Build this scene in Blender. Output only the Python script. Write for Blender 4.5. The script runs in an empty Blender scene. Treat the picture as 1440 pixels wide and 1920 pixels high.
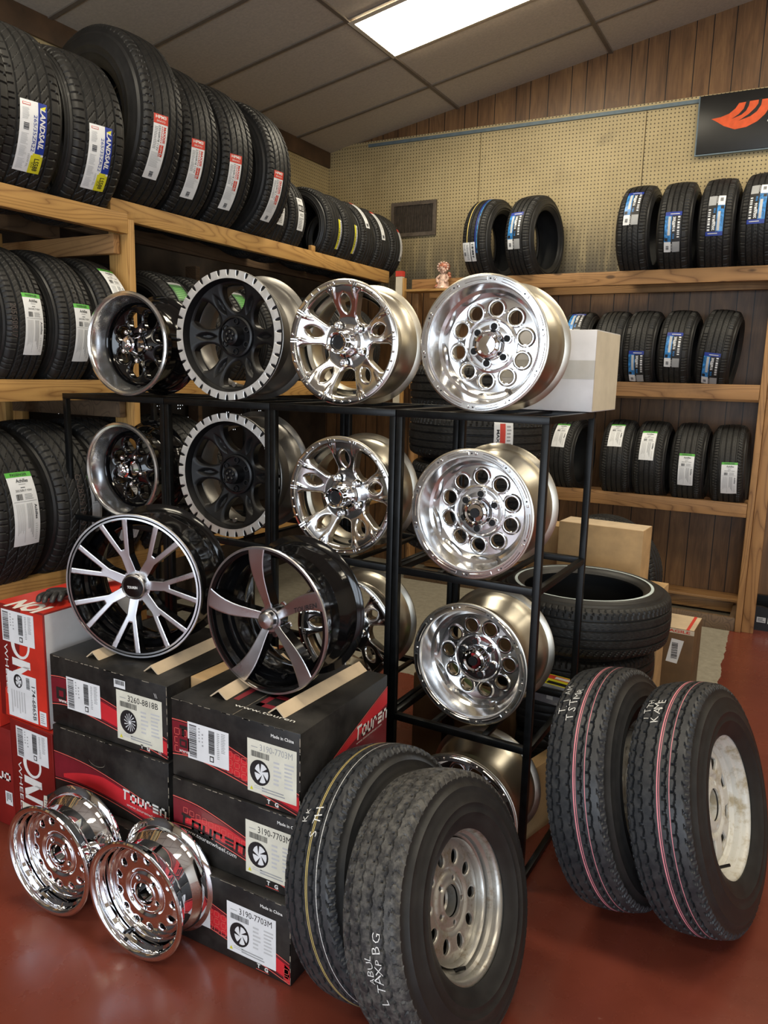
import bpy, bmesh, math, random
import numpy as np
from mathutils import Vector, Matrix
random.seed(7); np.random.seed(7)
SC = bpy.context.scene; COL = SC.collection
PI = math.pi
R2D = math.radians

# ------------------------------------------------------------------ materials
def new_mat(name):
    m = bpy.data.materials.new(name); m.use_nodes = True
    nt = m.node_tree; b = nt.nodes['Principled BSDF']
    return m, nt, b
def N(nt, typ, **kw):
    n = nt.nodes.new(typ)
    for k, v in kw.items(): setattr(n, k, v)
    return n
def L(nt, a, b): nt.links.new(a, b)
def MA(nt, op, a, b=None, c=None):
    n = nt.nodes.new('ShaderNodeMath'); n.operation = op
    for i, v in enumerate((a, b, c)):
        if v is None: continue
        if isinstance(v, (int, float)): n.inputs[i].default_value = v
        else: nt.links.new(v, n.inputs[i])
    return n.outputs[0]
def MIXC(nt, f, a, b):
    n = nt.nodes.new('ShaderNodeMix'); n.data_type = 'RGBA'
    if isinstance(f, (int, float)): n.inputs[0].default_value = f
    else: nt.links.new(f, n.inputs[0])
    for i, v in ((6, a), (7, b)):
        if isinstance(v, tuple): n.inputs[i].default_value = v if len(v) == 4 else (*v, 1)
        else: nt.links.new(v, n.inputs[i])
    return n.outputs[2]
def noise(nt, vec, scale, detail=3, rough=.55, dist=0.0):
    n = nt.nodes.new('ShaderNodeTexNoise'); n.inputs['Scale'].default_value = scale
    n.inputs['Detail'].default_value = detail; n.inputs['Roughness'].default_value = rough
    n.inputs['Distortion'].default_value = dist
    if vec is not None: nt.links.new(vec, n.inputs['Vector'])
    return n.outputs['Fac']
def ramp(nt, f, stops):
    r = nt.nodes.new('ShaderNodeValToRGB'); e = r.color_ramp.elements
    while len(e) < len(stops): e.new(.5)
    for i, (p, c) in enumerate(stops):
        e[i].position = p; e[i].color = (*c, 1) if len(c) == 3 else c
    nt.links.new(f, r.inputs[0]); return r.outputs[0]
def objc(nt): return nt.nodes.new('ShaderNodeTexCoord').outputs['Object']
def mapping(nt, vec, scale=(1, 1, 1), loc=(0, 0, 0)):
    n = nt.nodes.new('ShaderNodeMapping'); nt.links.new(vec, n.inputs[0])
    n.inputs['Scale'].default_value = scale; n.inputs['Location'].default_value = loc
    return n.outputs[0]
def bump(nt, b, h, strength=.3, dist=.002):
    n = nt.nodes.new('ShaderNodeBump'); n.inputs['Strength'].default_value = strength
    n.inputs['Distance'].default_value = dist; nt.links.new(h, n.inputs['Height']); nt.links.new(n.outputs[0], b.inputs['Normal'])
_mc = {}
def plain(name, col, rough=.5, metal=0.0, var=.06, vscale=30, bmp=0, coat=0, spec=.5):
    """plain material with a little procedural variation of colour and roughness"""
    if name in _mc: return _mc[name]
    m, nt, b = new_mat(name)
    o = objc(nt); f = noise(nt, o, vscale, 4)
    c2 = tuple(max(0, c * (1 - var * 2)) for c in col); c1 = tuple(min(1, c * (1 + var * 2)) for c in col)
    L(nt, ramp(nt, f, [(.3, c2), (.7, c1)]), b.inputs['Base Color'])
    b.inputs['Metallic'].default_value = metal
    L(nt, MA(nt, 'MULTIPLY_ADD', f, .2 * rough, rough * .9), b.inputs['Roughness'])
    b.inputs['Specular IOR Level'].default_value = spec
    if coat: b.inputs['Coat Weight'].default_value = coat; b.inputs['Coat Roughness'].default_value = .08
    if bmp: bump(nt, b, f, bmp, .002)
    _mc[name] = m; return m
def wood_mat(name, axis, light, dark, scale=1.0, rough=.6, knots=True):
    """plain-sawn board: the contour lines of a noise stretched along the grain make the cathedral figure"""
    m, nt, b = new_mat(name); o = objc(nt)
    s = [7.5, 7.5, 7.5]; s[axis] = .75
    v = mapping(nt, o, tuple(k * scale for k in s), (3.1, 1.7, .4))
    n0 = noise(nt, v, 1.0, 1.2, .4, .3)
    rings = MA(nt, 'ABSOLUTE', MA(nt, 'SINE', MA(nt, 'MULTIPLY', n0, 62.0)))
    rings = MA(nt, 'POWER', rings, .55)
    fine = noise(nt, mapping(nt, o, tuple((5 if i == axis else 210) for i in range(3))), 1.0, 3)
    blotch = noise(nt, mapping(nt, o, tuple((1.6 if i == axis else 9) for i in range(3)), (1, 5, 2)), 1.0, 4, .6)
    f = MA(nt, 'ADD', MA(nt, 'MULTIPLY', rings, .55), MA(nt, 'ADD', MA(nt, 'MULTIPLY', fine, .25), MA(nt, 'MULTIPLY', blotch, .28)))
    mid = tuple((a * .6 + d * .4) for a, d in zip(light, dark))
    c = ramp(nt, f, [(.22, dark), (.5, mid), (.86, light)])
    vo = nt.nodes.new('ShaderNodeTexVoronoi'); vo.inputs['Scale'].default_value = 1.0
    L(nt, mapping(nt, o, tuple((2.2 if i == axis else 5.5) for i in range(3)), (.37, .11, .73)), vo.inputs['Vector'])
    k = ramp(nt, vo.outputs['Distance'], [(.05, (1, 1, 1)), (.085, (0, 0, 0))])
    c = MIXC(nt, MA(nt, 'MULTIPLY', k, .8), c, tuple(x * .35 for x in dark))
    grime = ramp(nt, noise(nt, o, 5.5, 5, .65), [(.55, (0, 0, 0)), (.75, (1, 1, 1))])
    c = MIXC(nt, MA(nt, 'MULTIPLY', grime, .45), c, tuple(x * .5 for x in mid))
    L(nt, c, b.inputs['Base Color']); b.inputs['Roughness'].default_value = rough
    bump(nt, b, fine, .2, .0006); return m
def metal_mat(name, col, rough, aniso=0, var=.12, metal=1.0, dirt=None, dscale=6):
    m, nt, b = new_mat(name); o = objc(nt)
    f = noise(nt, o, dscale, 5, .65)
    c = ramp(nt, f, [(.35, tuple(x * (1 - var) for x in col)), (.65, col)])
    if dirt:
        d = noise(nt, mapping(nt, o, (1, 1, 1), (5, 2, 1)), dscale * 2.3, 6, .7)
        k = ramp(nt, d, [(.5, (0, 0, 0)), (.66, (1, 1, 1))])
        c = MIXC(nt, k, c, dirt)
        L(nt, MA(nt, 'MULTIPLY_ADD', k, .3, rough), b.inputs['Roughness'])
    else:
        L(nt, MA(nt, 'MULTIPLY_ADD', f, rough * .8, rough * .6), b.inputs['Roughness'])
    L(nt, c, b.inputs['Base Color']); b.inputs['Metallic'].default_value = metal
    if aniso: b.inputs['Anisotropic'].default_value = aniso
    return m
def rubber_mat(name, col=(.022, .022, .023), dust=(.10, .10, .10), amt=.25, rough=.55, ns=14):
    m, nt, b = new_mat(name); o = objc(nt)
    f = noise(nt, o, ns, 8, .72); g = noise(nt, o, 90, 3)
    k = MA(nt, 'MULTIPLY', ramp(nt, f, [(.42, (0, 0, 0)), (.75, (1, 1, 1))]), amt)
    L(nt, MIXC(nt, k, col, dust), b.inputs['Base Color'])
    L(nt, MA(nt, 'MULTIPLY_ADD', f, .25, rough - .1), b.inputs['Roughness'])
    b.inputs['Specular IOR Level'].default_value = .4
    bump(nt, b, g, .15, .001); return m
def floor_mat():
    m, nt, b = new_mat('painted_concrete'); o = objc(nt)
    sp = nt.nodes.new('ShaderNodeSeparateXYZ'); L(nt, o, sp.inputs[0])
    n1 = noise(nt, o, 1.3, 6, .6); n2 = noise(nt, o, 38, 5, .7); n3 = noise(nt, o, 7, 4)
    red = ramp(nt, n1, [(.3, (.125, .028, .017)), (.7, (.19, .044, .026))])
    spk = ramp(nt, n2, [(.66, (0, 0, 0)), (.72, (1, 1, 1))])
    red = MIXC(nt, MA(nt, 'MULTIPLY', spk, .25), red, (.38, .22, .17))
    sc = ramp(nt, n3, [(.55, (0, 0, 0)), (.75, (1, 1, 1))])
    red = MIXC(nt, MA(nt, 'MULTIPLY', sc, .3), red, (.10, .018, .012))
    gray = ramp(nt, noise(nt, o, 24, 6, .7), [(.3, (.24, .22, .17)), (.7, (.36, .33, .26))])
    wob = MA(nt, 'MULTIPLY', MA(nt, 'SUBTRACT', n3, .5), .05)
    xx = MA(nt, 'ADD', sp.outputs[0], wob); yy = MA(nt, 'ADD', sp.outputs[1], wob)
    k = MA(nt, 'MULTIPLY', MA(nt, 'LESS_THAN', MA(nt, 'SUBTRACT', xx, MA(nt, 'MULTIPLY', yy, -.025)), -.155), MA(nt, 'GREATER_THAN', yy, 3.55))
    k = MA(nt, 'MAXIMUM', k, MA(nt, 'GREATER_THAN', yy, 5.45))
    L(nt, MIXC(nt, k, red, gray), b.inputs['Base Color'])
    rr = MA(nt, 'MULTIPLY_ADD', noise(nt, o, 5, 5, .6), .22, .16)
    L(nt, MA(nt, 'ADD', rr, MA(nt, 'MULTIPLY', k, .4)), b.inputs['Roughness'])
    b.inputs['Coat Weight'].default_value = .15; b.inputs['Coat Roughness'].default_value = .15
    bump(nt, b, noise(nt, o, 9, 5, .6), .35, .003); return m
def pegboard_mat(name, ax, dirtz=2.3):
    m, nt, b = new_mat(name); o = objc(nt)
    sp = nt.nodes.new('ShaderNodeSeparateXYZ'); L(nt, o, sp.inputs[0])
    u, v = sp.outputs[ax], sp.outputs[2]
    fu = MA(nt, 'SUBTRACT', MA(nt, 'FRACT', MA(nt, 'DIVIDE', u, .0254)), .5)
    fv = MA(nt, 'SUBTRACT', MA(nt, 'FRACT', MA(nt, 'DIVIDE', v, .0254)), .5)
    d = MA(nt, 'ADD', MA(nt, 'MULTIPLY', fu, fu), MA(nt, 'MULTIPLY', fv, fv))
    hole = MA(nt, 'LESS_THAN', d, .030)
    n1 = noise(nt, o, 2.2, 6, .6); n2 = noise(nt, mapping(nt, o, (5, 5, .6), (3, 1, 2)), 3.5, 5, .65)
    base = ramp(nt, n1, [(.3, (.40, .31, .155)), (.6, (.53, .42, .22))])
    st = ramp(nt, noise(nt, mapping(nt, o, (1, 1, 1), (7, 3, 9)), 2.6, 5, .6), [(.60, (0, 0, 0)), (.74, (1, 1, 1))])
    base = MIXC(nt, MA(nt, 'MULTIPLY', st, .55), base, (.13, .10, .065))
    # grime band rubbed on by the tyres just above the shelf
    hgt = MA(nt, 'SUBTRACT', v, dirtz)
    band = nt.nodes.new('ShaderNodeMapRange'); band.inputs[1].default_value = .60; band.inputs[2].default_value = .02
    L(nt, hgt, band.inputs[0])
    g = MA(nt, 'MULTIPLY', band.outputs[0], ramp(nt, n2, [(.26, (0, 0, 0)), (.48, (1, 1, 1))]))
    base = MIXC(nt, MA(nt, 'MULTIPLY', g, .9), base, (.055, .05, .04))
    L(nt, MIXC(nt, hole, base, (.06, .04, .02)), b.inputs['Base Color']); b.inputs['Roughness'].default_value = .55
    bump(nt, b, MA(nt, 'SUBTRACT', 1.0, hole), .6, .002); return m
def panel_mat(name, ax):
    m, nt, b = new_mat(name); o = objc(nt)
    sp = nt.nodes.new('ShaderNodeSeparateXYZ'); L(nt, o, sp.inputs[0]); u = sp.outputs[ax]
    fr = MA(nt, 'FRACT', MA(nt, 'DIVIDE', MA(nt, 'ADD', u, 20.0), .4064))
    ln = None
    for p in (.03, .29, .62):
        k = MA(nt, 'LESS_THAN', MA(nt, 'ABSOLUTE', MA(nt, 'SUBTRACT', fr, p)), .008)
        ln = k if ln is None else MA(nt, 'MAXIMUM', ln, k)
    cell = MA(nt, 'FLOOR', MA(nt, 'MULTIPLY', MA(nt, 'ADD', u, 20.0), 7.4))
    wn = nt.nodes.new('ShaderNodeTexWhiteNoise'); wn.noise_dimensions = '1D'; L(nt, cell, wn.inputs['W'])
    g = noise(nt, mapping(nt, o, (6, 6, .9)), 3, 6, .6, 1.2); fine = noise(nt, mapping(nt, o, (80, 80, 3)), 1.5, 3)
    f = MA(nt, 'ADD', MA(nt, 'MULTIPLY', g, .6), MA(nt, 'ADD', MA(nt, 'MULTIPLY', fine, .25), MA(nt, 'MULTIPLY', wn.outputs[0], .15)))
    c = ramp(nt, f, [(.25, (.055, .026, .010)), (.5, (.165, .083, .034)), (.75, (.28, .15, .06))])
    L(nt, MIXC(nt, ln, c, (.012, .006, .003)), b.inputs['Base Color']); b.inputs['Roughness'].default_value = .42
    bump(nt, b, MA(nt, 'SUBTRACT', 1.0, ln), .8, .004); return m
def emit_mat(name, col, s):
    m, nt, b = new_mat(name)
    f = noise(nt, objc(nt), 3, 2)
    L(nt, ramp(nt, f, [(.2, tuple(c * .92 for c in col)), (.8, col)]), b.inputs['Emission Color'])
    b.inputs['Base Color'].default_value = (*col, 1); b.inputs['Emission Strength'].default_value = s; return m

M = {}
M['floor'] = floor_mat()
M['peg_back'] = pegboard_mat('pegboard_back', 0); M['peg_left'] = pegboard_mat('pegboard_left', 1)
M['panel_back'] = panel_mat('wood_panelling_back', 0); M['panel_left'] = panel_mat('wood_panelling_left', 1)
for i, a in enumerate('xyz'):
    M['pine_' + a] = wood_mat('pine_' + a, i, (.55, .315, .10), (.23, .10, .026))
    M['oak_' + a] = wood_mat('stained_pine_' + a, i, (.42, .225, .085), (.14, .06, .02))
M['old_shaded_wood'] = wood_mat('old_shade_dark_wood', 1, (.16, .10, .055), (.05, .03, .018))  # old wood; on rear and cross beams its dark tone stands in for shade
M['ceil'] = plain('ceiling_tile', (.50, .44, .36), .9, 0, .05, 60, .15)
M['ceilbar'] = plain('ceiling_grid_bar', (.16, .13, .10), .6)
M['wall'] = plain('painted_wall', (.55, .52, .47), .7)
M['rub'] = rubber_mat('tyre_rubber', (.013, .013, .013), (.05, .047, .043), .35, .5)
M['rub_dull'] = rubber_mat('dusty_tyre_rubber', (.022, .024, .028), (.09, .09, .09), .45, .40, 40)
M['rub_worn'] = rubber_mat('worn_tyre_rubber', (.026, .026, .028), (.20, .19, .17), .7, .5, 45)
M['rub_side'] = rubber_mat('sidewall_rubber', (.015, .015, .0155), (.05, .048, .045), .3, .42)
M['rub_liner'] = rubber_mat('inner_liner_rubber', (.012, .012, .012), (.03, .03, .03), .3, .6)
M['chrome'] = metal_mat('chrome', (.86, .87, .90), .045, var=.03)
M['alu'] = metal_mat('polished_aluminium', (.77, .77, .77), .17, var=.05, dscale=4)
M['alu_brush'] = metal_mat('machined_aluminium', (.68, .68, .70), .30, 0, .08, 1.0)
M['alu_barrel'] = metal_mat('raw_aluminium_barrel', (.66, .62, .53), .34, 0, .15, dscale=3)
M['alu_lip'] = metal_mat('machined_lip', (.84, .84, .84), .15, 0, .03, .95)
M['steel_dirty'] = metal_mat('dirty_silver_steel', (.52, .51, .48), .34, 0, .15, .8, (.26, .21, .15), 9)
M['white_steel'] = metal_mat('stained_white_steel', (.70, .69, .64), .45, 0, .1, .1, (.42, .36, .25), 7)
M['gloss_black'] = plain('gloss_black_paint', (.004, .004, .0045), .10, 0, .1, 20)
M['satin_black'] = plain('satin_black_paint', (.006, .006, .007), .36, 0, .1, 20, spec=.4)
M['matte_black'] = plain('matte_black_paint', (.006, .006, .0065), .46, 0, .1, 30, spec=.35)
M['gunmetal'] = metal_mat('satin_grey_barrel', (.24, .23, .215), .36, 0, .15, .8)
M['tooth'] = plain('machined_pale_ring', (.58, .57, .55), .35, .4, .06, 40)
M['rack'] = plain('black_rack_paint', (.003, .0035, .004), .34, 0, .3, 25, .05, spec=.3)
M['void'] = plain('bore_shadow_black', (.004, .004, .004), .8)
M['card'] = plain('cardboard', (.46, .30, .145), .8, 0, .08, 12, .08)
M['card_pale'] = plain('pale_cardboard', (.60, .47, .32), .8, 0, .06, 12, .05)
M['card_brown'] = plain('brown_cardboard', (.14, .08, .036), .75, 0, .08, 12, .05)
M['card_white'] = plain('white_cardboard', (.66, .65, .66), .65, 0, .04, 10, .05)
M['card_cream'] = plain('cream_cardboard', (.66, .60, .47), .7, 0, .05, 10, .05)
M['tape'] = plain('packing_tape', (.52, .50, .46), .25, 0, .05, 10)
M['box_black'] = rubber_mat('black_printed_carton', (.007, .0065, .0065), (.075, .068, .06), .55, .42, 5)
M['box_edge'] = plain('worn_carton_edge', (.30, .26, .20), .8, 0, .3, 60)
M['box_red'] = plain('red_printed_carton', (.60, .035, .02), .38, 0, .1, 8)
M['box_darkred'] = plain('dark_red_printed_carton', (.20, .012, .010), .4, 0, .1, 8)
M['red'] = plain('bright_red_ink', (.62, .025, .035), .4, 0, .05, 12)
M['redline'] = plain('light_red_ink', (.72, .12, .10), .4, 0, .05, 12)
M['darkred'] = plain('maroon_ink', (.19, .012, .022), .4, 0, .08, 12)
M['white'] = plain('white_ink', (.82, .82, .80), .5, 0, .03, 20)
M['paper'] = plain('label_paper', (.80, .82, .84), .42, 0, .03, 15)
M['paper_cream'] = plain('aged_label_paper', (.74, .73, .62), .45, 0, .05, 15)
M['ink'] = plain('black_ink', (.015, .015, .017), .5, 0, .05, 20)
M['gray'] = plain('grey_print', (.36, .37, .38), .5, 0, .05, 20)
M['lgray'] = plain('light_grey_print', (.56, .57, .58), .5, 0, .05, 20)
M['green'] = plain('green_ink', (.10, .46, .06), .45, 0, .05, 20)
M['blue'] = plain('blue_ink', (.015, .04, .30), .4, 0, .05, 20)
M['sky_ink'] = plain('sky_blue_ink', (.04, .22, .55), .35, 0, .35, 50)
M['yellow'] = plain('yellow_ink', (.72, .68, .03), .45, 0, .05, 20)
M['redtag'] = plain('tag_red_ink', (.62, .06, .04), .45, 0, .05, 20)
M['pink'] = plain('pink_tread_line', (.75, .25, .30), .6)
M['goldline'] = plain('yellow_tread_line', (.75, .58, .18), .6)
M['chalk'] = plain('white_tyre_crayon', (.72, .72, .70), .8, 0, .2, 200)
M['whitewall'] = plain('whitewall_rubber', (.62, .72, .74), .45)
M['slot'] = plain('bluish_grey_trim', (.14, .19, .22), .5, .2)
M['sign_black'] = plain('sign_black', (.012, .012, .012), .35)
M['sign_orange'] = plain('sign_orange', (.75, .10, .02), .4)
M['dirty_metal'] = plain('dusty_vent_metal', (.13, .10, .075), .6, .3, .15, 30)
M['vent_dark'] = plain('vent_inside', (.006, .005, .004), .9)
M['bone'] = plain('pale_pink_ceramic', (.62, .42, .33), .35, 0, .25, 60, coat=.3)
M['rust'] = plain('terracotta_ceramic', (.40, .14, .08), .4, 0, .25, 60, coat=.3)
M['glove'] = plain('black_glove_rubber', (.03, .03, .032), .42, 0, .2, 60, .1)
M['cloth'] = plain('pale_glove_cloth', (.55, .50, .44), .8, 0, .2, 60, .2)
M['relief'] = plain('moulded_digit_rubber', (.075, .055, .05), .6)
M['brown_trim'] = plain('dark_brown_board', (.085, .045, .022), .5, 0, .2, 6)
M['shade_green'] = plain('shaded_green_ink', (.02, .12, .02), .5)  # green darkened to carry the shade on the stickers in the dark bay
M['shaded_wall'] = plain('shade_dark_wall_board', (.028, .018, .012), .6, 0, .3, 8)  # near-black lower wall: shade behind the shelves put into the colour
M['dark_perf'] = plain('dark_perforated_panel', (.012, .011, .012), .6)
M['daylight'] = emit_mat('daylight_dot_glow', (.9, .95, 1), 1.6)  # glowing discs on the solid panel, in place of daylight through holes
M['lamp'] = emit_mat('lamp_diffuser', (1, .90, .70), 19)
M['plast'] = plain('clear_blister_plastic', (.30, .30, .32), .1, 0, .1, 20, coat=.5)

# ------------------------------------------------------------------ mesh builder
class MB:
    def __init__(s): s.v = []; s.f = []; s.m = []; s.sm = []; s.mats = []
    def mi(s, mat):
        mat = M[mat] if isinstance(mat, str) else mat
        if mat not in s.mats: s.mats.append(mat)
        return s.mats.index(mat)
    def add(s, vs, fs, mat, smooth=False):
        o = len(s.v); k = s.mi(mat); s.v.extend([tuple(map(float, p)) for p in vs])
        for f in fs: s.f.append([i + o for i in f]); s.m.append(k); s.sm.append(smooth)
    def box(s, lo, hi, mat, T=None, bev=0):
        x0, y0, z0 = lo; x1, y1, z1 = hi
        if bev <= 0:
            vs = [(x0, y0, z0), (x1, y0, z0), (x1, y1, z0), (x0, y1, z0), (x0, y0, z1), (x1, y0, z1), (x1, y1, z1), (x0, y1, z1)]
            fs = [(0, 3, 2, 1), (4, 5, 6, 7), (0, 1, 5, 4), (1, 2, 6, 5), (2, 3, 7, 6), (3, 0, 4, 7)]
        else:
            bm = bmesh.new(); bmesh.ops.create_cube(bm, size=1)
            for v in bm.verts: v.co = Vector(((x0 + x1) / 2 + v.co.x * (x1 - x0), (y0 + y1) / 2 + v.co.y * (y1 - y0), (z0 + z1) / 2 + v.co.z * (z1 - z0)))
            bmesh.ops.bevel(bm, geom=bm.edges[:], offset=bev, segments=2, affect='EDGES', profile=.5)
            bm.verts.index_update(); vs = [v.co.copy() for v in bm.verts]; fs = [[v.index for v in f.verts] for f in bm.faces]; bm.free()
        if T is not None: vs = [T @ Vector(v) for v in vs]
        s.add(vs, fs, mat)
    def lathe(s, prof, mat, n=96, closed=False, T=None, smooth=True, axis='y', cap=False, matf=None):
        """prof: list of (a, r): position along the axis and radius"""
        vs = []; P = len(prof)
        for i in range(n):
            t = 2 * PI * i / n; c, sn = math.cos(t), math.sin(t)
            for a, r in prof:
                p = (r * c, a, r * sn) if axis == 'y' else (r * c, r * sn, a)
                vs.append(p)
        if T is not None: vs = [T @ Vector(v) for v in vs]
        o = len(s.v); s.v.extend([tuple(v) for v in vs])
        rng = P if closed else P - 1
        for j in range(rng):
            k = s.mi(matf(j) if matf else mat); j2 = (j + 1) % P
            for i in range(n):
                i2 = (i + 1) % n
                f = [o + i * P + j, o + i * P + j2, o + i2 * P + j2, o + i2 * P + j]
                if axis == 'y': f.reverse()
                s.f.append(f); s.m.append(k); s.sm.append(smooth)
        if cap:
            for j in (0, P - 1):
                if prof[j][1] > 1e-5: s.f.append([o + i * P + j for i in range(n)]); s.m.append(s.mi(mat)); s.sm.append(False)
    def cyl(s, p0, p1, r, mat, n=12, r2=None):
        p0 = Vector(p0); p1 = Vector(p1); d = p1 - p0; q = d.to_track_quat('Z', 'Y').to_matrix().to_4x4()
        s.lathe([(0, r), (d.length, r if r2 is None else r2)], mat, n, axis='z', T=Matrix.Translation(p0) @ q, cap=True)
    def tube(s, pts, r, mat, n=8):
        for a, b in zip(pts[:-1], pts[1:]): s.cyl(a, b, r, mat, n)
    def ball(s, c, r, mat, n=12, m=8, sc=(1, 1, 1), T=None):
        vs = []; fs = []
        for j in range(m + 1):
            ph = PI * j / m
            for i in range(n):
                t = 2 * PI * i / n
                p = Vector((c[0] + r * sc[0] * math.sin(ph) * math.cos(t), c[1] + r * sc[1] * math.sin(ph) * math.sin(t), c[2] + r * sc[2] * math.cos(ph)))
                vs.append(T @ p if T is not None else p)
        for j in range(m):
            for i in range(n):
                i2 = (i + 1) % n; fs.append([j * n + i, (j + 1) * n + i, (j + 1) * n + i2, j * n + i2])
        s.add(vs, fs, mat, True)
    def build(s, name, parent=None, sharp=35, merge=0):
        me = bpy.data.meshes.new(name); me.from_pydata(s.v, [], s.f)
        for m in s.mats: me.materials.append(m)
        me.polygons.foreach_set('material_index', s.m); me.polygons.foreach_set('use_smooth', s.sm)
        if merge:
            bm = bmesh.new(); bm.from_mesh(me); bmesh.ops.remove_doubles(bm, verts=bm.verts, dist=merge)
            bm.to_mesh(me); bm.free()
        me.update(); me.set_sharp_from_angle(angle=R2D(sharp))
        o = bpy.data.objects.new(name, me); COL.objects.link(o)
        if parent is not None: o.parent = parent
        return o
def place(o, T): o.matrix_world = T; return o
def tag(o, label=None, cat=None, group=None, kind=None):
    if label: o['label'] = label
    if cat: o['category'] = cat
    if group: o['group'] = group
    if kind: o['kind'] = kind
    return o
def empty(name, T=None, label=None, cat=None, group=None):
    o = bpy.data.objects.new(name, None); COL.objects.link(o); o.empty_display_size = .1
    if T is not None: o.matrix_world = T
    return tag(o, label, cat, group)
def copy_tree(o, parent=None):
    c = o.copy(); COL.objects.link(c); c.parent = parent
    for ch in list(o.children): copy_tree(ch, c)
    return c
def struct(mb, name):
    o = mb.build(name); o['kind'] = 'structure'; return o

# ------------------------------------------------------------------ flat and wrapped print
_tc = {}
def text_geo(s, bold=0, shear=0):
    k = (s, bold, shear)
    if k in _tc: return _tc[k]
    cu = bpy.data.curves.new('t', 'FONT'); cu.body = s; cu.size = 1; cu.resolution_u = 2; cu.offset = bold; cu.shear = shear
    ob = bpy.data.objects.new('t', cu); COL.objects.link(ob)
    dg = bpy.context.evaluated_depsgraph_get(); me = bpy.data.meshes.new_from_object(ob.evaluated_get(dg))
    vs = [(v.co.x, v.co.y) for v in me.vertices]; fs = [list(p.vertices) for p in me.polygons]
    bpy.data.objects.remove(ob); bpy.data.curves.remove(cu); bpy.data.meshes.remove(me)
    xs = [v[0] for v in vs] or [0]; w0, w1 = min(xs), max(xs)
    vs = [(x - w0, y) for x, y in vs]; _tc[k] = (vs, fs, w1 - w0); return _tc[k]
LOGO = {  # squared-off logo capitals on a 5x6 grid, strokes as rectangles
 'T': [(0, 5, 5, 6.2), (.9, 0, 2.1, 5)], 'O': [(0, 0, 1.2, 5), (3.6, 0, 4.8, 5), (0, 0, 4.8, 1.2), (0, 3.8, 4.8, 5)],
 'U': [(0, 0, 1.2, 5), (3.6, 0, 4.8, 5), (0, 0, 4.8, 1.2)], 'R': [(0, 0, 1.2, 5), (0, 3.8, 4.4, 5), (3.4, 2.6, 4.4, 5)],
 'E': [(.4, 0, 4.6, 1.2), (.4, 1.9, 4.6, 3.1), (0, 3.8, 4.6, 5)], 'N': [(0, 0, 1.2, 5), (3.6, 0, 4.8, 5), (0, 3.8, 4.8, 5)]}
class Canvas:
    """print laid on a mapped surface: fn(u, v, layer) -> 3D point"""
    def __init__(s, mb, fn, sub=None): s.mb = mb; s.fn = fn; s.sub = sub
    def _xf(s, pts, lay): return [s.fn(u, v, lay) for u, v in pts]
    def rect(s, u0, v0, u1, v1, mat, lay=1):
        nu = 1 if not s.sub else max(1, int(abs(u1 - u0) / s.sub) + 1); nv = 1 if not s.sub else max(1, int(abs(v1 - v0) / s.sub) + 1)
        if s.sub and nu * nv == 1 and False: pass
        vs = [(u0 + (u1 - u0) * i / nu, v0 + (v1 - v0) * j / nv) for j in range(nv + 1) for i in range(nu + 1)]
        fs = [(j * (nu + 1) + i, j * (nu + 1) + i + 1, (j + 1) * (nu + 1) + i + 1, (j + 1) * (nu + 1) + i) for j in range(nv) for i in range(nu)]
        s.mb.add(s._xf(vs, lay), fs, mat)
    def poly(s, pts, mat, lay=1): s.mb.add(s._xf(pts, lay), [list(range(len(pts)))], mat)
    def band(s, top, bot, mat, lay=1):
        """strip between two polylines with the same number of points"""
        n = len(top); s.mb.add(s._xf(list(top) + list(bot), lay), [(n + i, n + i + 1, i + 1, i) for i in range(n - 1)], mat)
    def text(s, st, u, v, h, mat, rot=0, lay=2, fit=None, bold=0.0, shear=0, sx=1, align='l'):
        vs, fs, w = text_geo(st, bold, shear); k = h / .72; kx = k * sx
        if fit: kx = fit / max(w, 1e-6)
        W = w * kx; off = {'l': 0, 'c': -W / 2, 'r': -W}[align]
        c, sn = math.cos(rot), math.sin(rot); out = []
        for x, y in vs:
            X, Y = x * kx + off, y * k; out.append((u + X * c - Y * sn, v + X * sn + Y * c))
        s.mb.add(s._xf(out, lay), fs, mat)
    def logo(s, st, u, v, h, mat, rot=0, lay=2, shear=0, sx=1, gap=.9):
        c, sn = math.cos(rot), math.sin(rot); k = h / 5; X0 = 0
        for ch in st:
            for a, b, cc, d in LOGO[ch]:
                q = []
                for x, y in ((a, b), (cc, b), (cc, d), (a, d)):
                    X = (X0 + x + y * shear) * k * sx; Y = y * k; q.append((u + X * c - Y * sn, v + X * sn + Y * c))
                s.poly(q, mat, lay)
            X0 += 4.8 + gap
    def lines(s, u0, v0, u1, v1, n, mat='lgray', vertical=False, lay=2, seed=1):
        rr = random.Random(seed)
        for i in range(n):
            if vertical:
                a = u0 + (u1 - u0) * (i + .25) / n; b = a + (u1 - u0) / n * .45; s.rect(a, v0 + (v1 - v0) * rr.random() * .35, b, v1, mat, lay)
            else:
                a = v0 + (v1 - v0) * (i + .25) / n; b = a + (v1 - v0) / n * .45; s.rect(u0, a, u1 - (u1 - u0) * rr.random() * .35, b, mat, lay)
    def bars(s, u0, v0, u1, v1, n, mat='ink', vertical=True, lay=2, seed=3):
        rr = random.Random(seed); t = 0; pos = [];
        while t < 1: w = rr.choice((.35, .5, .9)) / n; pos.append((t, min(1, t + w))); t += w + rr.choice((.35, .6)) / n
        for a, b in pos:
            if vertical: s.rect(u0 + (u1 - u0) * a, v0, u0 + (u1 - u0) * b, v1, mat, lay)
            else: s.rect(u0, v0 + (v1 - v0) * a, u1, v0 + (v1 - v0) * b, mat, lay)
def flat_fn(o, ud, vd, eps=.0004):
    o = Vector(o); ud = Vector(ud).normalized(); vd = Vector(vd).normalized(); n = ud.cross(vd)
    return lambda u, v, l: o + ud * u + vd * v + n * (eps * l)
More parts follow.
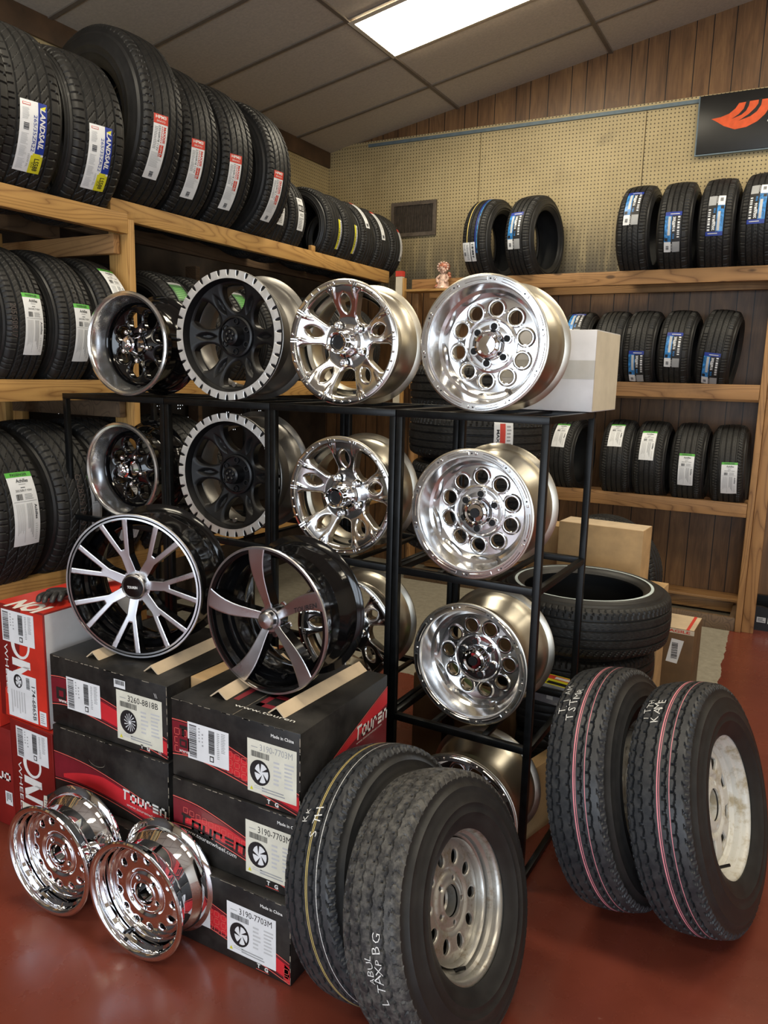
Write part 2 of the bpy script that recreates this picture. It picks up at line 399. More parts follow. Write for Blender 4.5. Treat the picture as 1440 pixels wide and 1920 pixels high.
# ------------------------------------------------------------------ tyres
def crown_r(R, Wt, y): t = abs(2 * y / Wt); return R - .010 * t * t - .012 * max(0, (t - .82) / .18) ** 2
def pat_highway(y, th, R, Wt):
    u = y / (Wt / 2); d = np.zeros_like(y)
    for c in (-.56, -.19, .19, .56): d = np.maximum(d, .0075 * (np.abs(u - c) < .042))
    P = 2 * PI / 84
    ph = (th / P + .35 * np.abs(u) * 2 + .22 * np.sin(u * 9)) % 1.0
    d = np.maximum(d, .0045 * ((np.abs(u) > .62) & (ph < .2)))
    ph2 = (th / P * 1.0 + np.where(u > 0, 1, -1) * u * 2.6) % 1.0
    d = np.maximum(d, .0022 * ((np.abs(u) < .52) & (ph2 < .12) & (np.abs(u * 7 % 1 - .5) < .36)))
    return d
def pat_sport(y, th, R, Wt):
    u = y / (Wt / 2); d = np.zeros_like(y)
    for c in (-.60, -.20, .20, .58): d = np.maximum(d, .0075 * (np.abs(u - c) < .038))
    P = 2 * PI / 52
    d = np.maximum(d, .005 * ((np.abs(u) > .64) & (((th / P * 1.3 + u * .3) % 1.0) < .16)))
    d = np.maximum(d, .0045 * ((np.abs(u) < .60) & (((th / P - u * 3.4) % 1.0) < .12)))
    return d
def pat_chevron(y, th, R, Wt):
    u = y / (Wt / 2); d = np.zeros_like(y)
    for c in (-.56, -.19, .19, .56): d = np.maximum(d, .008 * (np.abs(u - c) < .042))
    P = 2 * PI / 88
    d = np.maximum(d, .0035 * ((np.abs(u) > .62) & (((th / P) % 1.0) < .18)))
    d = np.maximum(d, .0024 * ((np.abs(u) < .50) & (((th / P + np.abs(u) * 2.6) % 1.0) < .16)))
    return d
def pat_trailer(y, th, R, Wt):
    u = y / (Wt / 2); d = np.zeros_like(y); P = 2 * PI / 62
    for i, c in enumerate((-.62, -.34, .06, .42, .70)):
        ph = (th / P + .5 * (i % 2)) % 1.0
        zz = c + .022 * (np.abs(ph - .5) * 4 - 1)
        d = np.maximum(d, .010 * (np.abs(u - zz) < .027))
        d = np.maximum(d, .009 * ((np.abs(u - c - .055) < .06) & (np.abs(ph - .12) < .075)))
    ph = (th / P) % 1.0
    d = np.maximum(d, .0055 * ((np.abs(u) > .82) & (np.abs(ph - .5 - .2 * np.sin(u * 26)) < .12)))
    d = np.maximum(d, .004 * ((np.abs(u) > .9) & (((th / P * 2) % 1.0) < .3)))
    return d
def pat_worn(y, th, R, Wt):
    u = y / (Wt / 2); d = np.zeros_like(y); P = 2 * PI / 74
    for i, c in enumerate((-.58, -.2, .2, .58)):
        ph = (th / P + .5 * (i % 2)) % 1.0
        zz = c + .03 * (np.abs(ph - .5) * 4 - 1); d = np.maximum(d, .006 * (np.abs(u - zz) < .026))
        d = np.maximum(d, .006 * ((np.abs(u - c - .1) < .05) & (np.abs(ph - .3) < .08)))
    ph = (th / P) % 1.0
    d = np.maximum(d, .0035 * ((np.abs(u) > .76) & (np.abs(ph - .5 - .2 * np.sin(u * 24)) < .08)))
    return d
def pat_bald(y, th, R, Wt):
    u = y / (Wt / 2); d = np.zeros_like(y)
    for c in (-.4, 0, .4): d = np.maximum(d, .002 * (np.abs(u - c) < .03))
    return d
def tire_mesh(name, R, W, rb, pat, n=420, cols=80, tread='rub', side='rub_side', stripes=(), ww=None, wt=.86):
    """tyre with its axis along local Y, centre at height R; rb = bead radius"""
    Wt = W * wt; ys = np.linspace(-Wt / 2, Wt / 2, cols + 1)
    prof = []                                   # (y, r, tag)
    ns = 16
    rs = crown_r(R, Wt, Wt / 2)
    front = []
    for i in range(ns):
        t = i / ns; r = rb + (rs - rb) * t
        y = W * .40 + (W * .5 - W * .40) * math.sin(PI * min(1, t * 1.05)) ** .8 if t < .96 else Wt / 2 + .002
        y = max(y, W * .40 + (Wt / 2 - W * .40) * t)
        for q in (.30, .52, .80):
            if abs(t - q) < .03: y += .0035
        front.append((y, r))
    side_pts = [(-y, r) for y, r in front]
    tread_pts = [(y, crown_r(R, Wt, y)) for y in ys]
    back = [(y, r) for y, r in reversed(front)]
    inner = [(W * .36, rb + .004), (W * .40, rb + .02), (W * .44, (rb + R) / 2), (W * .36, R - .022), (0, R - .016), (-W * .36, R - .022), (-W * .44, (rb + R) / 2), (-W * .40, rb + .02), (-W * .36, rb + .004)]
    pts = side_pts + tread_pts + back + inner; P = len(pts); a = len(side_pts); b = a + len(tread_pts)
    Y = np.array([p[0] for p in pts]); Rr = np.array([p[1] for p in pts]); th = np.arange(n) * 2 * PI / n
    RR = np.repeat(Rr[None, :], n, 0); YY = np.repeat(Y[None, :], n, 0)
    TH = np.repeat(th[:, None], P, 1)
    dd = pat(YY[:, a:b], TH[:, a:b], R, Wt)
    RR[:, a:b] -= dd
    # shoulder blocks run a little way down the sidewall
    ph = ((th / (2 * PI / 84)) % 1.0) < .25
    RR[:, a - 1] -= .002 * ph; RR[:, b] -= .002 * ph
    X = RR * np.cos(TH); Z = RR * np.sin(TH) + R
    V = np.stack([X, YY, Z], -1).reshape(-1, 3)
    i = np.arange(n)[:, None]; j = np.arange(P)[None, :]; i2 = (i + 1) % n; j2 = (j + 1) % P
    F = np.stack([i * P + j, i2 * P + j, i2 * P + j2, i * P + j2], -1).reshape(-1, 4)
    mats = [M[tread], M[side], M['rub_liner']]; mi = np.ones((n, P), int)
    mi[:, a:b - 1] = 0; mi[:, b + len(back) - 1:] = 2
    for (u0, u1, mt) in stripes:
        if M[mt] not in mats: mats.append(M[mt])
        k = mats.index(M[mt]); yc = (Y[a:b - 1] + Y[a + 1:b]) / 2 / (Wt / 2)
        for q in range(len(yc)):
            if u0 <= yc[q] <= u1:
                raised = (dd[:, q] < .001); mi[raised, a + q] = k
    if ww:
        mats.append(M['whitewall']); k = len(mats) - 1
        for q in range(P):
            rm = (Rr[q] + Rr[(q + 1) % P]) / 2
            if q < a and ww[0] <= rm <= ww[1]: mi[:, q] = k
    me = bpy.data.meshes.new(name)
    me.from_pydata(V.tolist(), [], F.tolist())
    for m_ in mats: me.materials.append(m_)
    me.polygons.foreach_set('material_index', mi.reshape(-1).tolist())
    sm = np.ones((n, P), bool); me.polygons.foreach_set('use_smooth', sm.reshape(-1).tolist())
    me.update(); me.set_sharp_from_angle(angle=R2D(28))
    return dict(me=me, R=R, W=W, Wt=Wt, rb=rb)
def pose(c, yaw, lean=0, R=0, roll=0):
    """matrix of a round thing whose local origin is its lowest point; c is its centre"""
    Mx = Matrix.Rotation(R2D(yaw), 4, 'Z') @ Matrix.Rotation(R2D(-lean), 4, 'X')
    if roll: Mx = Mx @ Matrix.Rotation(R2D(roll), 4, 'Y')
    return Matrix.Translation(Vector(c)) @ Mx @ Matrix.Translation((0, 0, -R))
def tire(T, c, yaw, label, lean=0, group=None, roll=0, name='tire'):
    o = bpy.data.objects.new(name, T['me']); COL.objects.link(o)
    o.matrix_world = pose(c, yaw, lean, T['R'], roll)
    return tag(o, label, 'tire', group)
def wrap_fn(T, y0, th0, dirn=-1, lift=.0015):
    """u to the right along +Y, v up along the tread; th0 angle of v=0"""
    R, Wt = T['R'], T['Wt']
    def fn(u, v, l):
        y = y0 + u; r = crown_r(R, Wt, y) + lift + .0004 * l; t = th0 + v / R
        return Vector((r * math.cos(t), y, r * math.sin(t) + R))
    return fn
def st_landsail(c, w, h):
    c.rect(0, 0, w, h, 'paper', 0); c.rect(w * .66, h * .30, w, h, 'blue'); c.rect(w * .54, 0, w, h * .27, 'yellow', 2); c.rect(w * .60, h * .27, w * .9, h * .30, 'yellow', 2)
    c.text('LANDSAIL', w * .74, h * .93, w * .20, 'white', -PI / 2, 3, fit=h * .56, bold=.03, shear=.2)
    c.poly([(w * .74, h * .93), (w * .96, h * .97), (w * .90, h * .90)], 'yellow', 3)
    c.text('265/35ZR22', w * .50, h * .82, w * .13, 'blue', -PI / 2, 2, fit=h * .50)
    c.text('102W XL', w * .42, h * .28, w * .08, 'gray', -PI / 2, 2, fit=h * .2)
    c.text('LS588', w * .70, h * .23, w * .19, 'ink', -PI / 2, 3, fit=h * .19, bold=.02); c.text('SUV', w * .6, h * .17, w * .09, 'ink', -PI / 2, 3)
    c.rect(w * .08, h * .93, w * .38, h * .965, 'redtag'); c.rect(w * .1, h * .938, w * .36, h * .958, 'paper', 2)
    c.bars(w * .14, h * .60, w * .34, h * .70, 9, 'ink', False)
    for k, (a, b) in enumerate(((.74, .90), (.40, .56), (.22, .38), (.04, .2))): c.lines(w * .08, h * a, w * .36, h * b, 9, 'lgray', seed=k)
def st_maxx(c, w, h):
    c.rect(0, 0, w, h, 'paper', 0); c.rect(0, h * .86, w, h, 'redtag'); c.text('HPM3', w * .12, h * .94, h * .045, 'white', 0, 2, fit=w * .75, bold=.03)
    c.text('BRAVO', w * .2, h * .885, h * .03, 'white', 0, 2, fit=w * .6)
    c.text('MAXXIS', w * .72, h * .83, w * .16, 'redtag', -PI / 2, 2, fit=h * .24, bold=.04)
    c.rect(w * .55, h * .38, w * .84, h * .56, 'redtag'); c.text('HPM3', w * .62, h * .55, w * .13, 'white', -PI / 2, 2, fit=h * .15)
    c.lines(w * .56, h * .58, w * .68, h * .84, 9, 'redtag', seed=2)
    c.text('235/60R18 113V', w * .36, h * .84, w * .14, 'ink', -PI / 2, 2, fit=h * .38)
    c.lines(w * .08, h * .48, w * .32, h * .82, 14, 'gray', seed=4); c.lines(w * .08, h * .2, w * .9, h * .44, 12, 'lgray', seed=5)
    c.bars(w * .34, h * .04, w * .6, h * .13, 7, 'ink', False)
def st_strip(c, w, h, top='redtag'):
    c.rect(0, 0, w, h, 'paper', 0); c.rect(0, h * .9, w, h, top); c.lines(w * .2, h * .3, w * .8, h * .85, 16, 'lgray', seed=8)
    c.bars(w * .25, h * .05, w * .75, h * .14, 6, 'ink', False)
def st_ach(c, w, h):
    c.rect(0, 0, w, h, 'paper', 0); c.rect(0, h * .93, w, h, 'green'); c.text('PASSENGER', w * .18, h * .945, h * .038, 'ink', 0, 2, fit=w * .64, bold=.02)
    c.text('Achilles', w * .30, h * .855, h * .05, 'ink', 0, 2, fit=w * .48, bold=.02, shear=.2); c.lines(w * .38, h * .82, w * .66, h * .84, 1, 'gray')
    c.lines(w * .42, h * .775, w * .6, h * .795, 1, 'ink'); c.text('205/50R17 93W', w * .2, h * .73, h * .03, 'ink', 0, 2, fit=w * .64)
    c.bars(w * .18, h * .62, w * .42, h * .70, 10, 'ink'); c.lines(w * .5, h * .62, w * .86, h * .70, 4, 'gray', seed=3)
    c.rect(w * .06, h * .595, w * .94, h * .602, 'gray')
    c.lines(w * .10, h * .04, w * .42, h * .57, 7, 'lgray', True, seed=5); c.lines(w * .5, h * .10, w * .74, h * .57, 5, 'gray', True, seed=6)
    c.text('Achilles', w * .82, h * .55, w * .1, 'ink', -PI / 2, 2, fit=h * .2, bold=.02); c.lines(w * .80, h * .06, w * .9, h * .3, 8, 'lgray', seed=7)
def st_blue(c, w, h, flip=False):
    c.rect(0, 0, w, h, 'ink', 0); c.rect(0, h * .90, w, h, 'blue'); c.lines(w * .3, h * .92, w * .9, h * .97, 1, 'lgray')
    c.rect(0, h * .26, w * .42, h * .90, 'sky_ink'); c.rect(w * .20, h * .42, w * .36, h * .88, 'lgray', 2); c.rect(w * .03, h * .28, w * .22, h * .36, 'ink', 2)
    c.rect(0, 0, w * .42, h * .26, 'paper'); c.bars(w * .12, h * .06, w * .30, h * .16, 7, 'ink', False)
    c.text('205/60R16', w * .50, h * .87, w * .15, 'paper', -PI / 2, 2, fit=h * .36, bold=.04)
    c.text('91H', w * .50, h * .46, w * .13, 'sky_ink', -PI / 2, 2, bold=.03); c.lines(w * .46, h * .62, w * .5, h * .82, 1, 'paper')
    c.bars(w * .78, h * .36, w * .92, h * .88, 9, 'paper', False, seed=9)
    c.rect(w * .52, 0, w * .96, h * .26, 'gray'); c.lines(w * .44, h * .02, w * .5, h * .22, 5, 'paper', seed=3)
def st_yellow(c, w, h):
    c.rect(0, 0, w, h, 'paper', 0); c.rect(0, 0, w * .55, h, 'yellow'); c.lines(w * .62, h * .06, w * .92, h * .94, 16, 'blue', seed=3)
    c.bars(w * .15, h * .2, w * .36, h * .7, 8, 'ink', False)
def st_white(c, w, h):
    c.rect(0, 0, w, h, 'paper', 0); c.lines(w * .15, h * .88, w * .8, h * .96, 2, 'gray'); c.rect(w * .08, h * .58, w * .92, h * .78, 'ink')
    c.rect(w * .16, h * .62, w * .46, h * .74, 'lgray', 2); c.lines(w * .55, h * .61, w * .86, h * .75, 3, 'paper', lay=2)
    c.text('R22', w * .3, h * .44, h * .08, 'ink', 0, 2); c.lines(w * .12, h * .06, w * .88, h * .4, 7, 'gray', seed=5)
def st_pair(c, w, h):
    c.rect(0, 0, w * .6, h, 'paper', 0); c.rect(w * .66, 0, w, h, 'paper', 0); c.bars(w * .1, h * .3, w * .25, h * .5, 7, 'ink', False)
    c.lines(w * .32, h * .1, w * .5, h * .9, 12, 'gray'); c.bars(w * .74, h * .2, w * .9, h * .9, 8, 'ink', False); c.lines(w * .1, h * .6, w * .25, h * .92, 4, 'gray')
def st_green(c, w, h):
    c.rect(0, 0, w, h, 'shade_green', 0); c.rect(0, h * .86, w, h, 'gray'); c.lines(w * .1, h * .1, w * .9, h * .7, 6, 'green', seed=4, lay=1)
def sticker(to, T, kind, w, h, yc, top, name='sticker'):
    """top: angle in degrees (0 = facing the viewer, 90 = up) of the label's upper edge"""
    mb = MB(); th0 = R2D(top) - h / T['R']
    c = Canvas(mb, wrap_fn(T, yc - w / 2, th0), sub=.012); kind(c, w, h)
    return mb.build(name, to)
def relief_text(to, T, s, yc, top, hgt, mat='relief', down=True):
    mb = MB(); c = Canvas(mb, wrap_fn(T, yc, R2D(top), lift=.0006)); c.text(s, 0, 0, hgt, mat, -PI / 2, 0, bold=0)
    return mb.build('size_marking', to)

# ------------------------------------------------------------------ wheels (axis local Y, outer face towards -Y, centre at height R)
def ang(x, z): return np.arctan2(z, x)
def disc(mb, R0, f, yf, r0, r1, mat, edge_mat, thick=.02, nr=30, nt=220, bev=.003, back=True):
    """perforated plate: keeps the points where f(x, z) > 0; yf(x, z) is its depth behind the outer lip"""
    r = np.linspace(r0, r1, nr + 1); t = np.arange(nt) * 2 * PI / nt
    Rg, Tg = np.meshgrid(r, t, indexing='ij'); X = Rg * np.cos(Tg); Z = Rg * np.sin(Tg)
    Fv = np.minimum(f(X, Z), 1.0)
    vs = []; key = {}; faces = []; edge = []
    def vert(i, j):
        k = ('g', i, j % nt)
        if k not in key: key[k] = len(vs); vs.append((X[i, j % nt], Z[i, j % nt]))
        return key[k]
    def cut(i, j, i2, j2):
        a, b = (i, j % nt), (i2, j2 % nt)
        if b < a: a, b = b, a
        k = ('c', a, b)
        if k not in key:
            fa, fb = Fv[a], Fv[b]; s = fa / (fa - fb); s = min(.98, max(.02, s))
            key[k] = len(vs); vs.append((X[a] + (X[b] - X[a]) * s, Z[a] + (Z[b] - Z[a]) * s))
        return key[k]
    for i in range(nr):
        for j in range(nt):
            cs = [(i, j), (i + 1, j), (i + 1, j + 1), (i, j + 1)]; fv = [Fv[a, b % nt] for a, b in cs]
            if min(fv) > 0: faces.append([vert(*c) for c in cs]); continue
            if max(fv) <= 0: continue
            poly = []; crossing = []
            for k in range(4):
                A, B = cs[k], cs[(k + 1) % 4]; fa, fb = fv[k], fv[(k + 1) % 4]
                if fa > 0: poly.append(vert(*A))
                if (fa > 0) != (fb > 0): q = cut(*A, *B); poly.append(q); crossing.append(q)
            if len(poly) >= 3: faces.append(poly)
    P = np.array(vs); x, z = P[:, 0], P[:, 1]
    fx = f(x, z); y = yf(x, z) + bev * np.clip(1 - np.maximum(fx, 0) / (bev * 1.6), 0, 1) ** 2
    V = [(a, b, c + R0) for a, b, c in zip(x, y, z)]
    mb.add(V, faces, mat, True)
    cnt = {}
    for q in faces:
        for a, b in zip(q, q[1:] + q[:1]): cnt[(a, b)] = 1
    ed = [(a, b) for (a, b) in cnt if (b, a) not in cnt]
    n = len(V); V2 = V + [(a, b + thick, c) for a, b, c in V]
    used = {}; vv = []
    def u(i):
        if i not in used: used[i] = len(vv); vv.append(V2[i])
        return used[i]
    sk = [[u(a), u(a + n), u(b + n), u(b)] for a, b in ed]
    mb.add(vv, sk, edge_mat, True)
    if back: mb.add([(a, b + thick, c) for a, b, c in V], [list(reversed(q)) for q in faces], edge_mat, True)
def circ_holes(pts):
    def f(x, z):
        d = np.full(np.shape(x), 9.)
        for cx, cz, r in pts: d = np.minimum(d, np.hypot(x - cx, z - cz) - r)
        return d
    return f
def polar(r, a): return r * math.cos(R2D(a)), r * math.sin(R2D(a))
def ell(x, z, cr, ca, ra, rt):
    """signed distance-like value of an ellipse at polar (cr, ca deg), half sizes radial ra, tangential rt; negative inside"""
    c, s = math.cos(R2D(ca)), math.sin(R2D(ca)); u = x * c + z * s - cr; v = -x * s + z * c
    return (np.sqrt((u / ra) ** 2 + (v / rt) ** 2 + 1e-9) - 1) * min(ra, rt)
def barrel(mb, R, W, mat, lip_mat=None, depth=.06, lipw=.018, n=128, drop=.045, inner='same'):
    """outer barrel from the outer flange back to the inner flange (double walled)"""
    o = [(.003, R - lipw), (.002, R - .008), (.0022, R - .003), (.004, R), (.009, R - .001), (.014, R - .008), (.018, R - .017), (.035, R - .020),
         (W * .26, R - .022), (W * .36, R - drop), (W * .60, R - drop), (W * .72, R - .024), (W - .032, R - .020), (W - .016, R - .017), (W - .011, R - .006), (W - .006, R), (W - .001, R - .001), (W, R - .010),
         (W - .006, R - .020), (W - .03, R - .028), (W * .70, R - .032), (W * .60, R - drop - .008), (W * .36, R - drop - .008), (W * .3, R - drop - .004)]
    mb.lathe([(a, r) for a, r in o], mat, n, T=Matrix.Translation((0, 0, R)))
def lathe_c(mb, R, prof, mat, n=96, **k): mb.lathe(prof, mat, n, T=Matrix.Translation((0, 0, R)), **k)
def bolt(mb, R, x, z, y, r, mat, h=.006):
    mb.lathe([(y - h, .0001), (y - h, r * .55), (y - h * .6, r), (y + .004, r)], mat, 10, T=Matrix.Translation((x, 0, z + R)))
def ringrot(mb, R, x, z, y, r0, r1, h, mat, n=28):
    mb.lathe([(y + .002, r0 - .002), (y - h, r0), (y - h * 1.2, (r0 + r1) / 2), (y - h, r1), (y + .002, r1 + .004)], mat, n, T=Matrix.Translation((x, 0, z + R)))
def valve(mb, R, a, r, y, mat='satin_black'):
    x, z = polar(r, a); mb.cyl((x, y, z + R), (x * .93, y - .03, z * .93 + R), .004, mat, 8)

def wheel_ten_hole(R=.205, W=.25, cap_dark=False, ph=9):
    """deep polished wheel with ten round holes, bolts and slots around the lip"""
    r = {}; e = empty('alloy_wheel')
    b = MB(); barrel(b, R, W, 'alu_barrel'); b.build('rim_barrel', e)
    b = MB(); D = .088
    lathe_c(b, R, [(0, R - .004), (-.0015, R - .006), (-.0015, R - .024), (.002, R - .0265), (.012, R - .029), (.040, R - .036), (.052, R - .040), (.058, R - .049), (D - .006, R - .056), (D + .004, R - .060)], 'alu_lip', 144)
    rl = R - .0145
    for k in range(10):
        a = ph + 36 * k
        for da in (-2.6, 2.6)[:1]:
            x, z = polar(rl, a); bolt(b, R, x, z, -.0015, .0042, 'alu', .004)
        pts = []
        for q in range(13):
            aa = R2D(a + 7 + 22 * q / 12); pts.append((math.cos(aa), math.sin(aa)))
        vs = []; 
        for c, s in pts:
            for rr, yy in ((rl - .005, -.0012), (rl - .003, -.0042), (rl + .003, -.0042), (rl + .005, -.0012)): vs.append((rr * c, yy, rr * s + R))
        fs = [(i * 4 + j, i * 4 + j + 1, (i + 1) * 4 + j + 1, (i + 1) * 4 + j) for i in range(12) for j in range(3)]
        fs += [(0, 1, 2, 3), (48, 49, 50, 51)]; b.add(vs, fs, 'alu', False)
        x, z = polar(rl, a + 4.2); bolt(b, R, x, z, -.0015, .0026, 'satin_black', .002)
    b.build('outer_lip', e)
    b = MB(); rf = R - .056; hr = R * .105; hc = R * .535
    holes = [(*polar(hc, ph + 36 * k + 4), hr) for k in range(10)]
    f = circ_holes(holes)
    def yf(x, z):
        q = np.hypot(x, z); return D - .008 * np.clip((rf - q) / (rf * .5), 0, 1)
    disc(b, R, f, yf, .03, rf, 'alu', 'alu_barrel', .014, 34, 260, .002)
    for x, z, h in holes: ringrot(b, R, x, z, D - .006, hr + .0005, hr + .006, .003, 'alu')
    lathe_c(b, R, [(D - .002, R * .43), (D - .011, R * .415), (D - .013, R * .385), (D - .009, R * .37), (D - .006, R * .35), (D - .010, R * .25), (D - .010, .03)], 'alu', 96)
    b.build('face', e)
    b = MB(); ch = .052
    lathe_c(b, R, [(D - .006, R * .235), (D - .018, R * .232), (D - .022, R * .215), (D - ch * .78, R * .205), (D - ch * .95, R * .188), (D - ch, R * .155), (D - ch + .005, R * .13), (D - ch + .004, .001)], 'chrome', 64)
    if cap_dark: lathe_c(b, R, [(D - ch + .001, R * .075), (D - ch - .0005, R * .072), (D - ch - .0005, .0005)], 'matte_black', 40)
    b.build('center_cap', e)
    for k in range(6):
        b = MB(); x, z = polar(R * .275, ph + 60 * k + 12)
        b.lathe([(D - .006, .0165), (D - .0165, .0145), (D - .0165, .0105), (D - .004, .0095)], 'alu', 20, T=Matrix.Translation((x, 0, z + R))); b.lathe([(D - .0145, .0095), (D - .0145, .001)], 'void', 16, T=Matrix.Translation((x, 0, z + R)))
        b.build('lug_hole', e)
    b = MB(); x, z = polar(R - .05, -62); b.lathe([(D - .05, .0001), (D - .05, .006), (D - .044, .0065), (D - .03, .005), (D - .02, .0045)], 'dirty_metal', 12, T=Matrix.Translation((x, 0, z + R))); b.build('valve_stem', e)
    return e
def wheel_five_spoke(R=.204, W=.205, a0=20):
    """five wide polished spokes, each with an eye-shaped hole"""
    e = empty('alloy_wheel'); b = MB(); barrel(b, R, W, 'alu_barrel', lipw=.02); b.build('rim_barrel', e)
    b = MB(); lathe_c(b, R, [(0, R - .003), (-.002, R - .006), (-.002, R - .019), (.006, R - .023), (.03, R - .027), (.06, R - .031), (.10, R - .036)], 'alu', 144)
    for k in range(5):
        for da in (-9, 9, 27, 36, 45):
            x, z = polar(R - .012, a0 + 72 * k + da); bolt(b, R, x, z, -.002, .0045, 'alu', .004)
        for da in (-16, -13.5, 13.5, 16):
            c, s = math.cos(R2D(a0 + 72 * k + da)), math.sin(R2D(a0 + 72 * k + da)); q = .0016
            vs = []
            for rr in (R - .030, R - .007):
                for w, y in ((-q, -.0015), (-q, -.005), (q, -.005), (q, -.0015)): vs.append((rr * c - w * s, y + (.006 if rr < R - .01 else 0), rr * s + w * c + R))
            b.add(vs, [(0, 1, 5, 4), (1, 2, 6, 5), (2, 3, 7, 6), (0, 3, 2, 1), (4, 5, 6, 7)], 'alu')
    b.build('outer_lip', e)
    def f(x, z):
        q = np.hypot(x, z); d = np.full(np.shape(x), 9.)
        for k in range(5):
            am = a0 + 36 + 72 * k; c, s = math.cos(R2D(am)), math.sin(R2D(am)); u = x * c + z * s; v = -x * s + z * c
            win = np.maximum(np.abs(v) - (.036 + .30 * (u - R * .60)) * R / .2, q - R * .86)
            rnd = (np.sqrt(((u - R * .72) / (R * .32)) ** 2 + (v / (R * .23)) ** 2 + 1e-9) - 1) * R * .22
            win = np.maximum(np.maximum(win, rnd), q - R * .86)
            d = np.minimum(d, win)
            ca = a0 + 72 * k; c, s = math.cos(R2D(ca)), math.sin(R2D(ca)); u = x * c + z * s - R * .63; v = -x * s + z * c
            eye = np.hypot(u, np.abs(v) + R * .085) - R * .172
            d = np.minimum(d, eye)
        return d
    def yf(x, z):
        q = np.hypot(x, z) / R; y = .012 + .030 * np.clip((.92 - q) / .5, 0, 1) ** 1.3
        a = (np.degrees(np.arctan2(z, x)) - a0) % 72; a = np.minimum(a, 72 - a)
        y = y - .006 * np.cos(np.radians(np.clip(a * 2.5, 0, 90))) * np.clip((q - .3) * 2, 0, 1)
        ridge = np.exp(-((a * q - 10.5) / 1.0) ** 2) * np.clip((q - .68) / .1, 0, 1)
        return y - .003 * ridge - .012 * np.clip(1 - q / .3, 0, 1)
    b = MB(); disc(b, R, f, yf, .028, R * .89, 'alu', 'alu_barrel', .030, 44, 360, .004); b.build('spokes', e)
    b = MB(); lathe_c(b, R, [(.036, R * .245), (.022, R * .225), (.020, R * .20), (.0, R * .185), (-.030, R * .172), (-.036, R * .155), (-.034, R * .125), (-.022, R * .118), (-.020, .001)], 'chrome', 64, matf=None)
    lathe_c(b, R, [(-.023, R * .112), (-.0235, .0005)], 'matte_black', 40); b.build('center_cap', e)
    for k in range(5):
        b = MB(); x, z = polar(R * .315, a0 + 72 * k + 28)
        b.lathe([(.034, .0145), (.020, .0125), (.019, .009), (.030, .0075), (.030, .001)], 'alu', 20, T=Matrix.Translation((x, 0, z + R))); b.build('lug_hole', e)
    b = MB(); x, z = polar(R * .80, a0 - 100); b.cyl((x, .06, z + R), (x, .045, z + R), .006, 'satin_black', 10); b.build('valve_stem', e)
    return e
def wheel_toothed(R=.228, W=.20):
    """matte black six-spoke wheel with a pale notched ring round its edge"""
    e = empty('alloy_wheel'); b = MB(); barrel(b, R, W, 'gunmetal'); b.build('rim_barrel', e)
    b = MB()
    nt = 34
    def fr(x, z):
        q = np.hypot(x, z); d = np.full(np.shape(x), 9.)
        for k in range(nt): d = np.minimum(d, ell(x, z, R - .001, 360 / nt * k + 4, .020, .0056))
        return d
    disc(b, R, fr, lambda x, z: x * 0 - .0085, R - .030, R - .001, 'tooth', 'satin_black', .007, 6, 680, .0012, back=False)
    b.build('notched_ring', e)
    b = MB(); lathe_c(b, R, [(-.0045, R - .001), (-.0045, R - .030), (.006, R - .034), (.030, R - .042), (.06, R - .046)], 'satin_black', 160); b.build('outer_lip', e)
    def f(x, z):
        d = np.full(np.shape(x), 9.); q = np.hypot(x, z)
        for k in range(6):
            am = 30 + 60 * k; c, s = math.cos(R2D(am)), math.sin(R2D(am)); u = x * c + z * s; v = -x * s + z * c
            w = (np.sqrt(((u - R * .62) / (R * .24)) ** 2 + (v / (R * .205 + .20 * (u - R * .6))) ** 2) - 1) * R * .18
            d = np.minimum(d, np.maximum(w, q - R * .80))
        return d
    def yf(x, z):
        q = np.hypot(x, z) / R; y = .018 + .032 * np.clip((.84 - q) / .50, 0, 1)
        for k in range(6):
            ca = 60 * k; c, s = math.cos(R2D(ca)), math.sin(R2D(ca)); u = x * c + z * s - R * .56; v = -x * s + z * c
            leaf = np.hypot(u, np.abs(v) + R * .21) - R * .285
            y = y + .014 * np.clip(-leaf / .012, 0, 1) ** 1.5
        return y
    b = MB(); disc(b, R, f, yf, .03, R * .83, 'matte_black', 'satin_black', .03, 44, 330, .006); b.build('spokes', e)
    b = MB(); lathe_c(b, R, [(.05, R * .33), (.038, R * .32), (.036, R * .29), (.044, R * .28), (.048, R * .22), (.048, .02)], 'satin_black', 80); b.build('hub_ring', e)
    b = MB(); lathe_c(b, R, [(.048, R * .155), (.020, R * .15), (.008, R * .14), (.004, R * .11), (.008, R * .095), (.006, .001)], 'satin_black', 64)
    for k in range(5): x, z = polar(R * .06, 72 * k + 18); b.ball((x, .006, z + R), .007, 'satin_black', 10, 6)
    b.build('center_cap', e)
    for k in range(6):
        b = MB(); x, z = polar(R * .235, 60 * k + 28); b.lathe([(.05, .013), (.040, .0115), (.040, .008), (.052, .007), (.052, .001)], 'matte_black', 18, T=Matrix.Translation((x, 0, z + R))); b.build('lug_hole', e)
    b = MB(); x, z = polar(R * .76, -92); b.lathe([(.045, .009), (.036, .008), (.036, .001)], 'gunmetal', 14, T=Matrix.Translation((x, 0, z + R))); b.build('valve_stem', e)
    return e
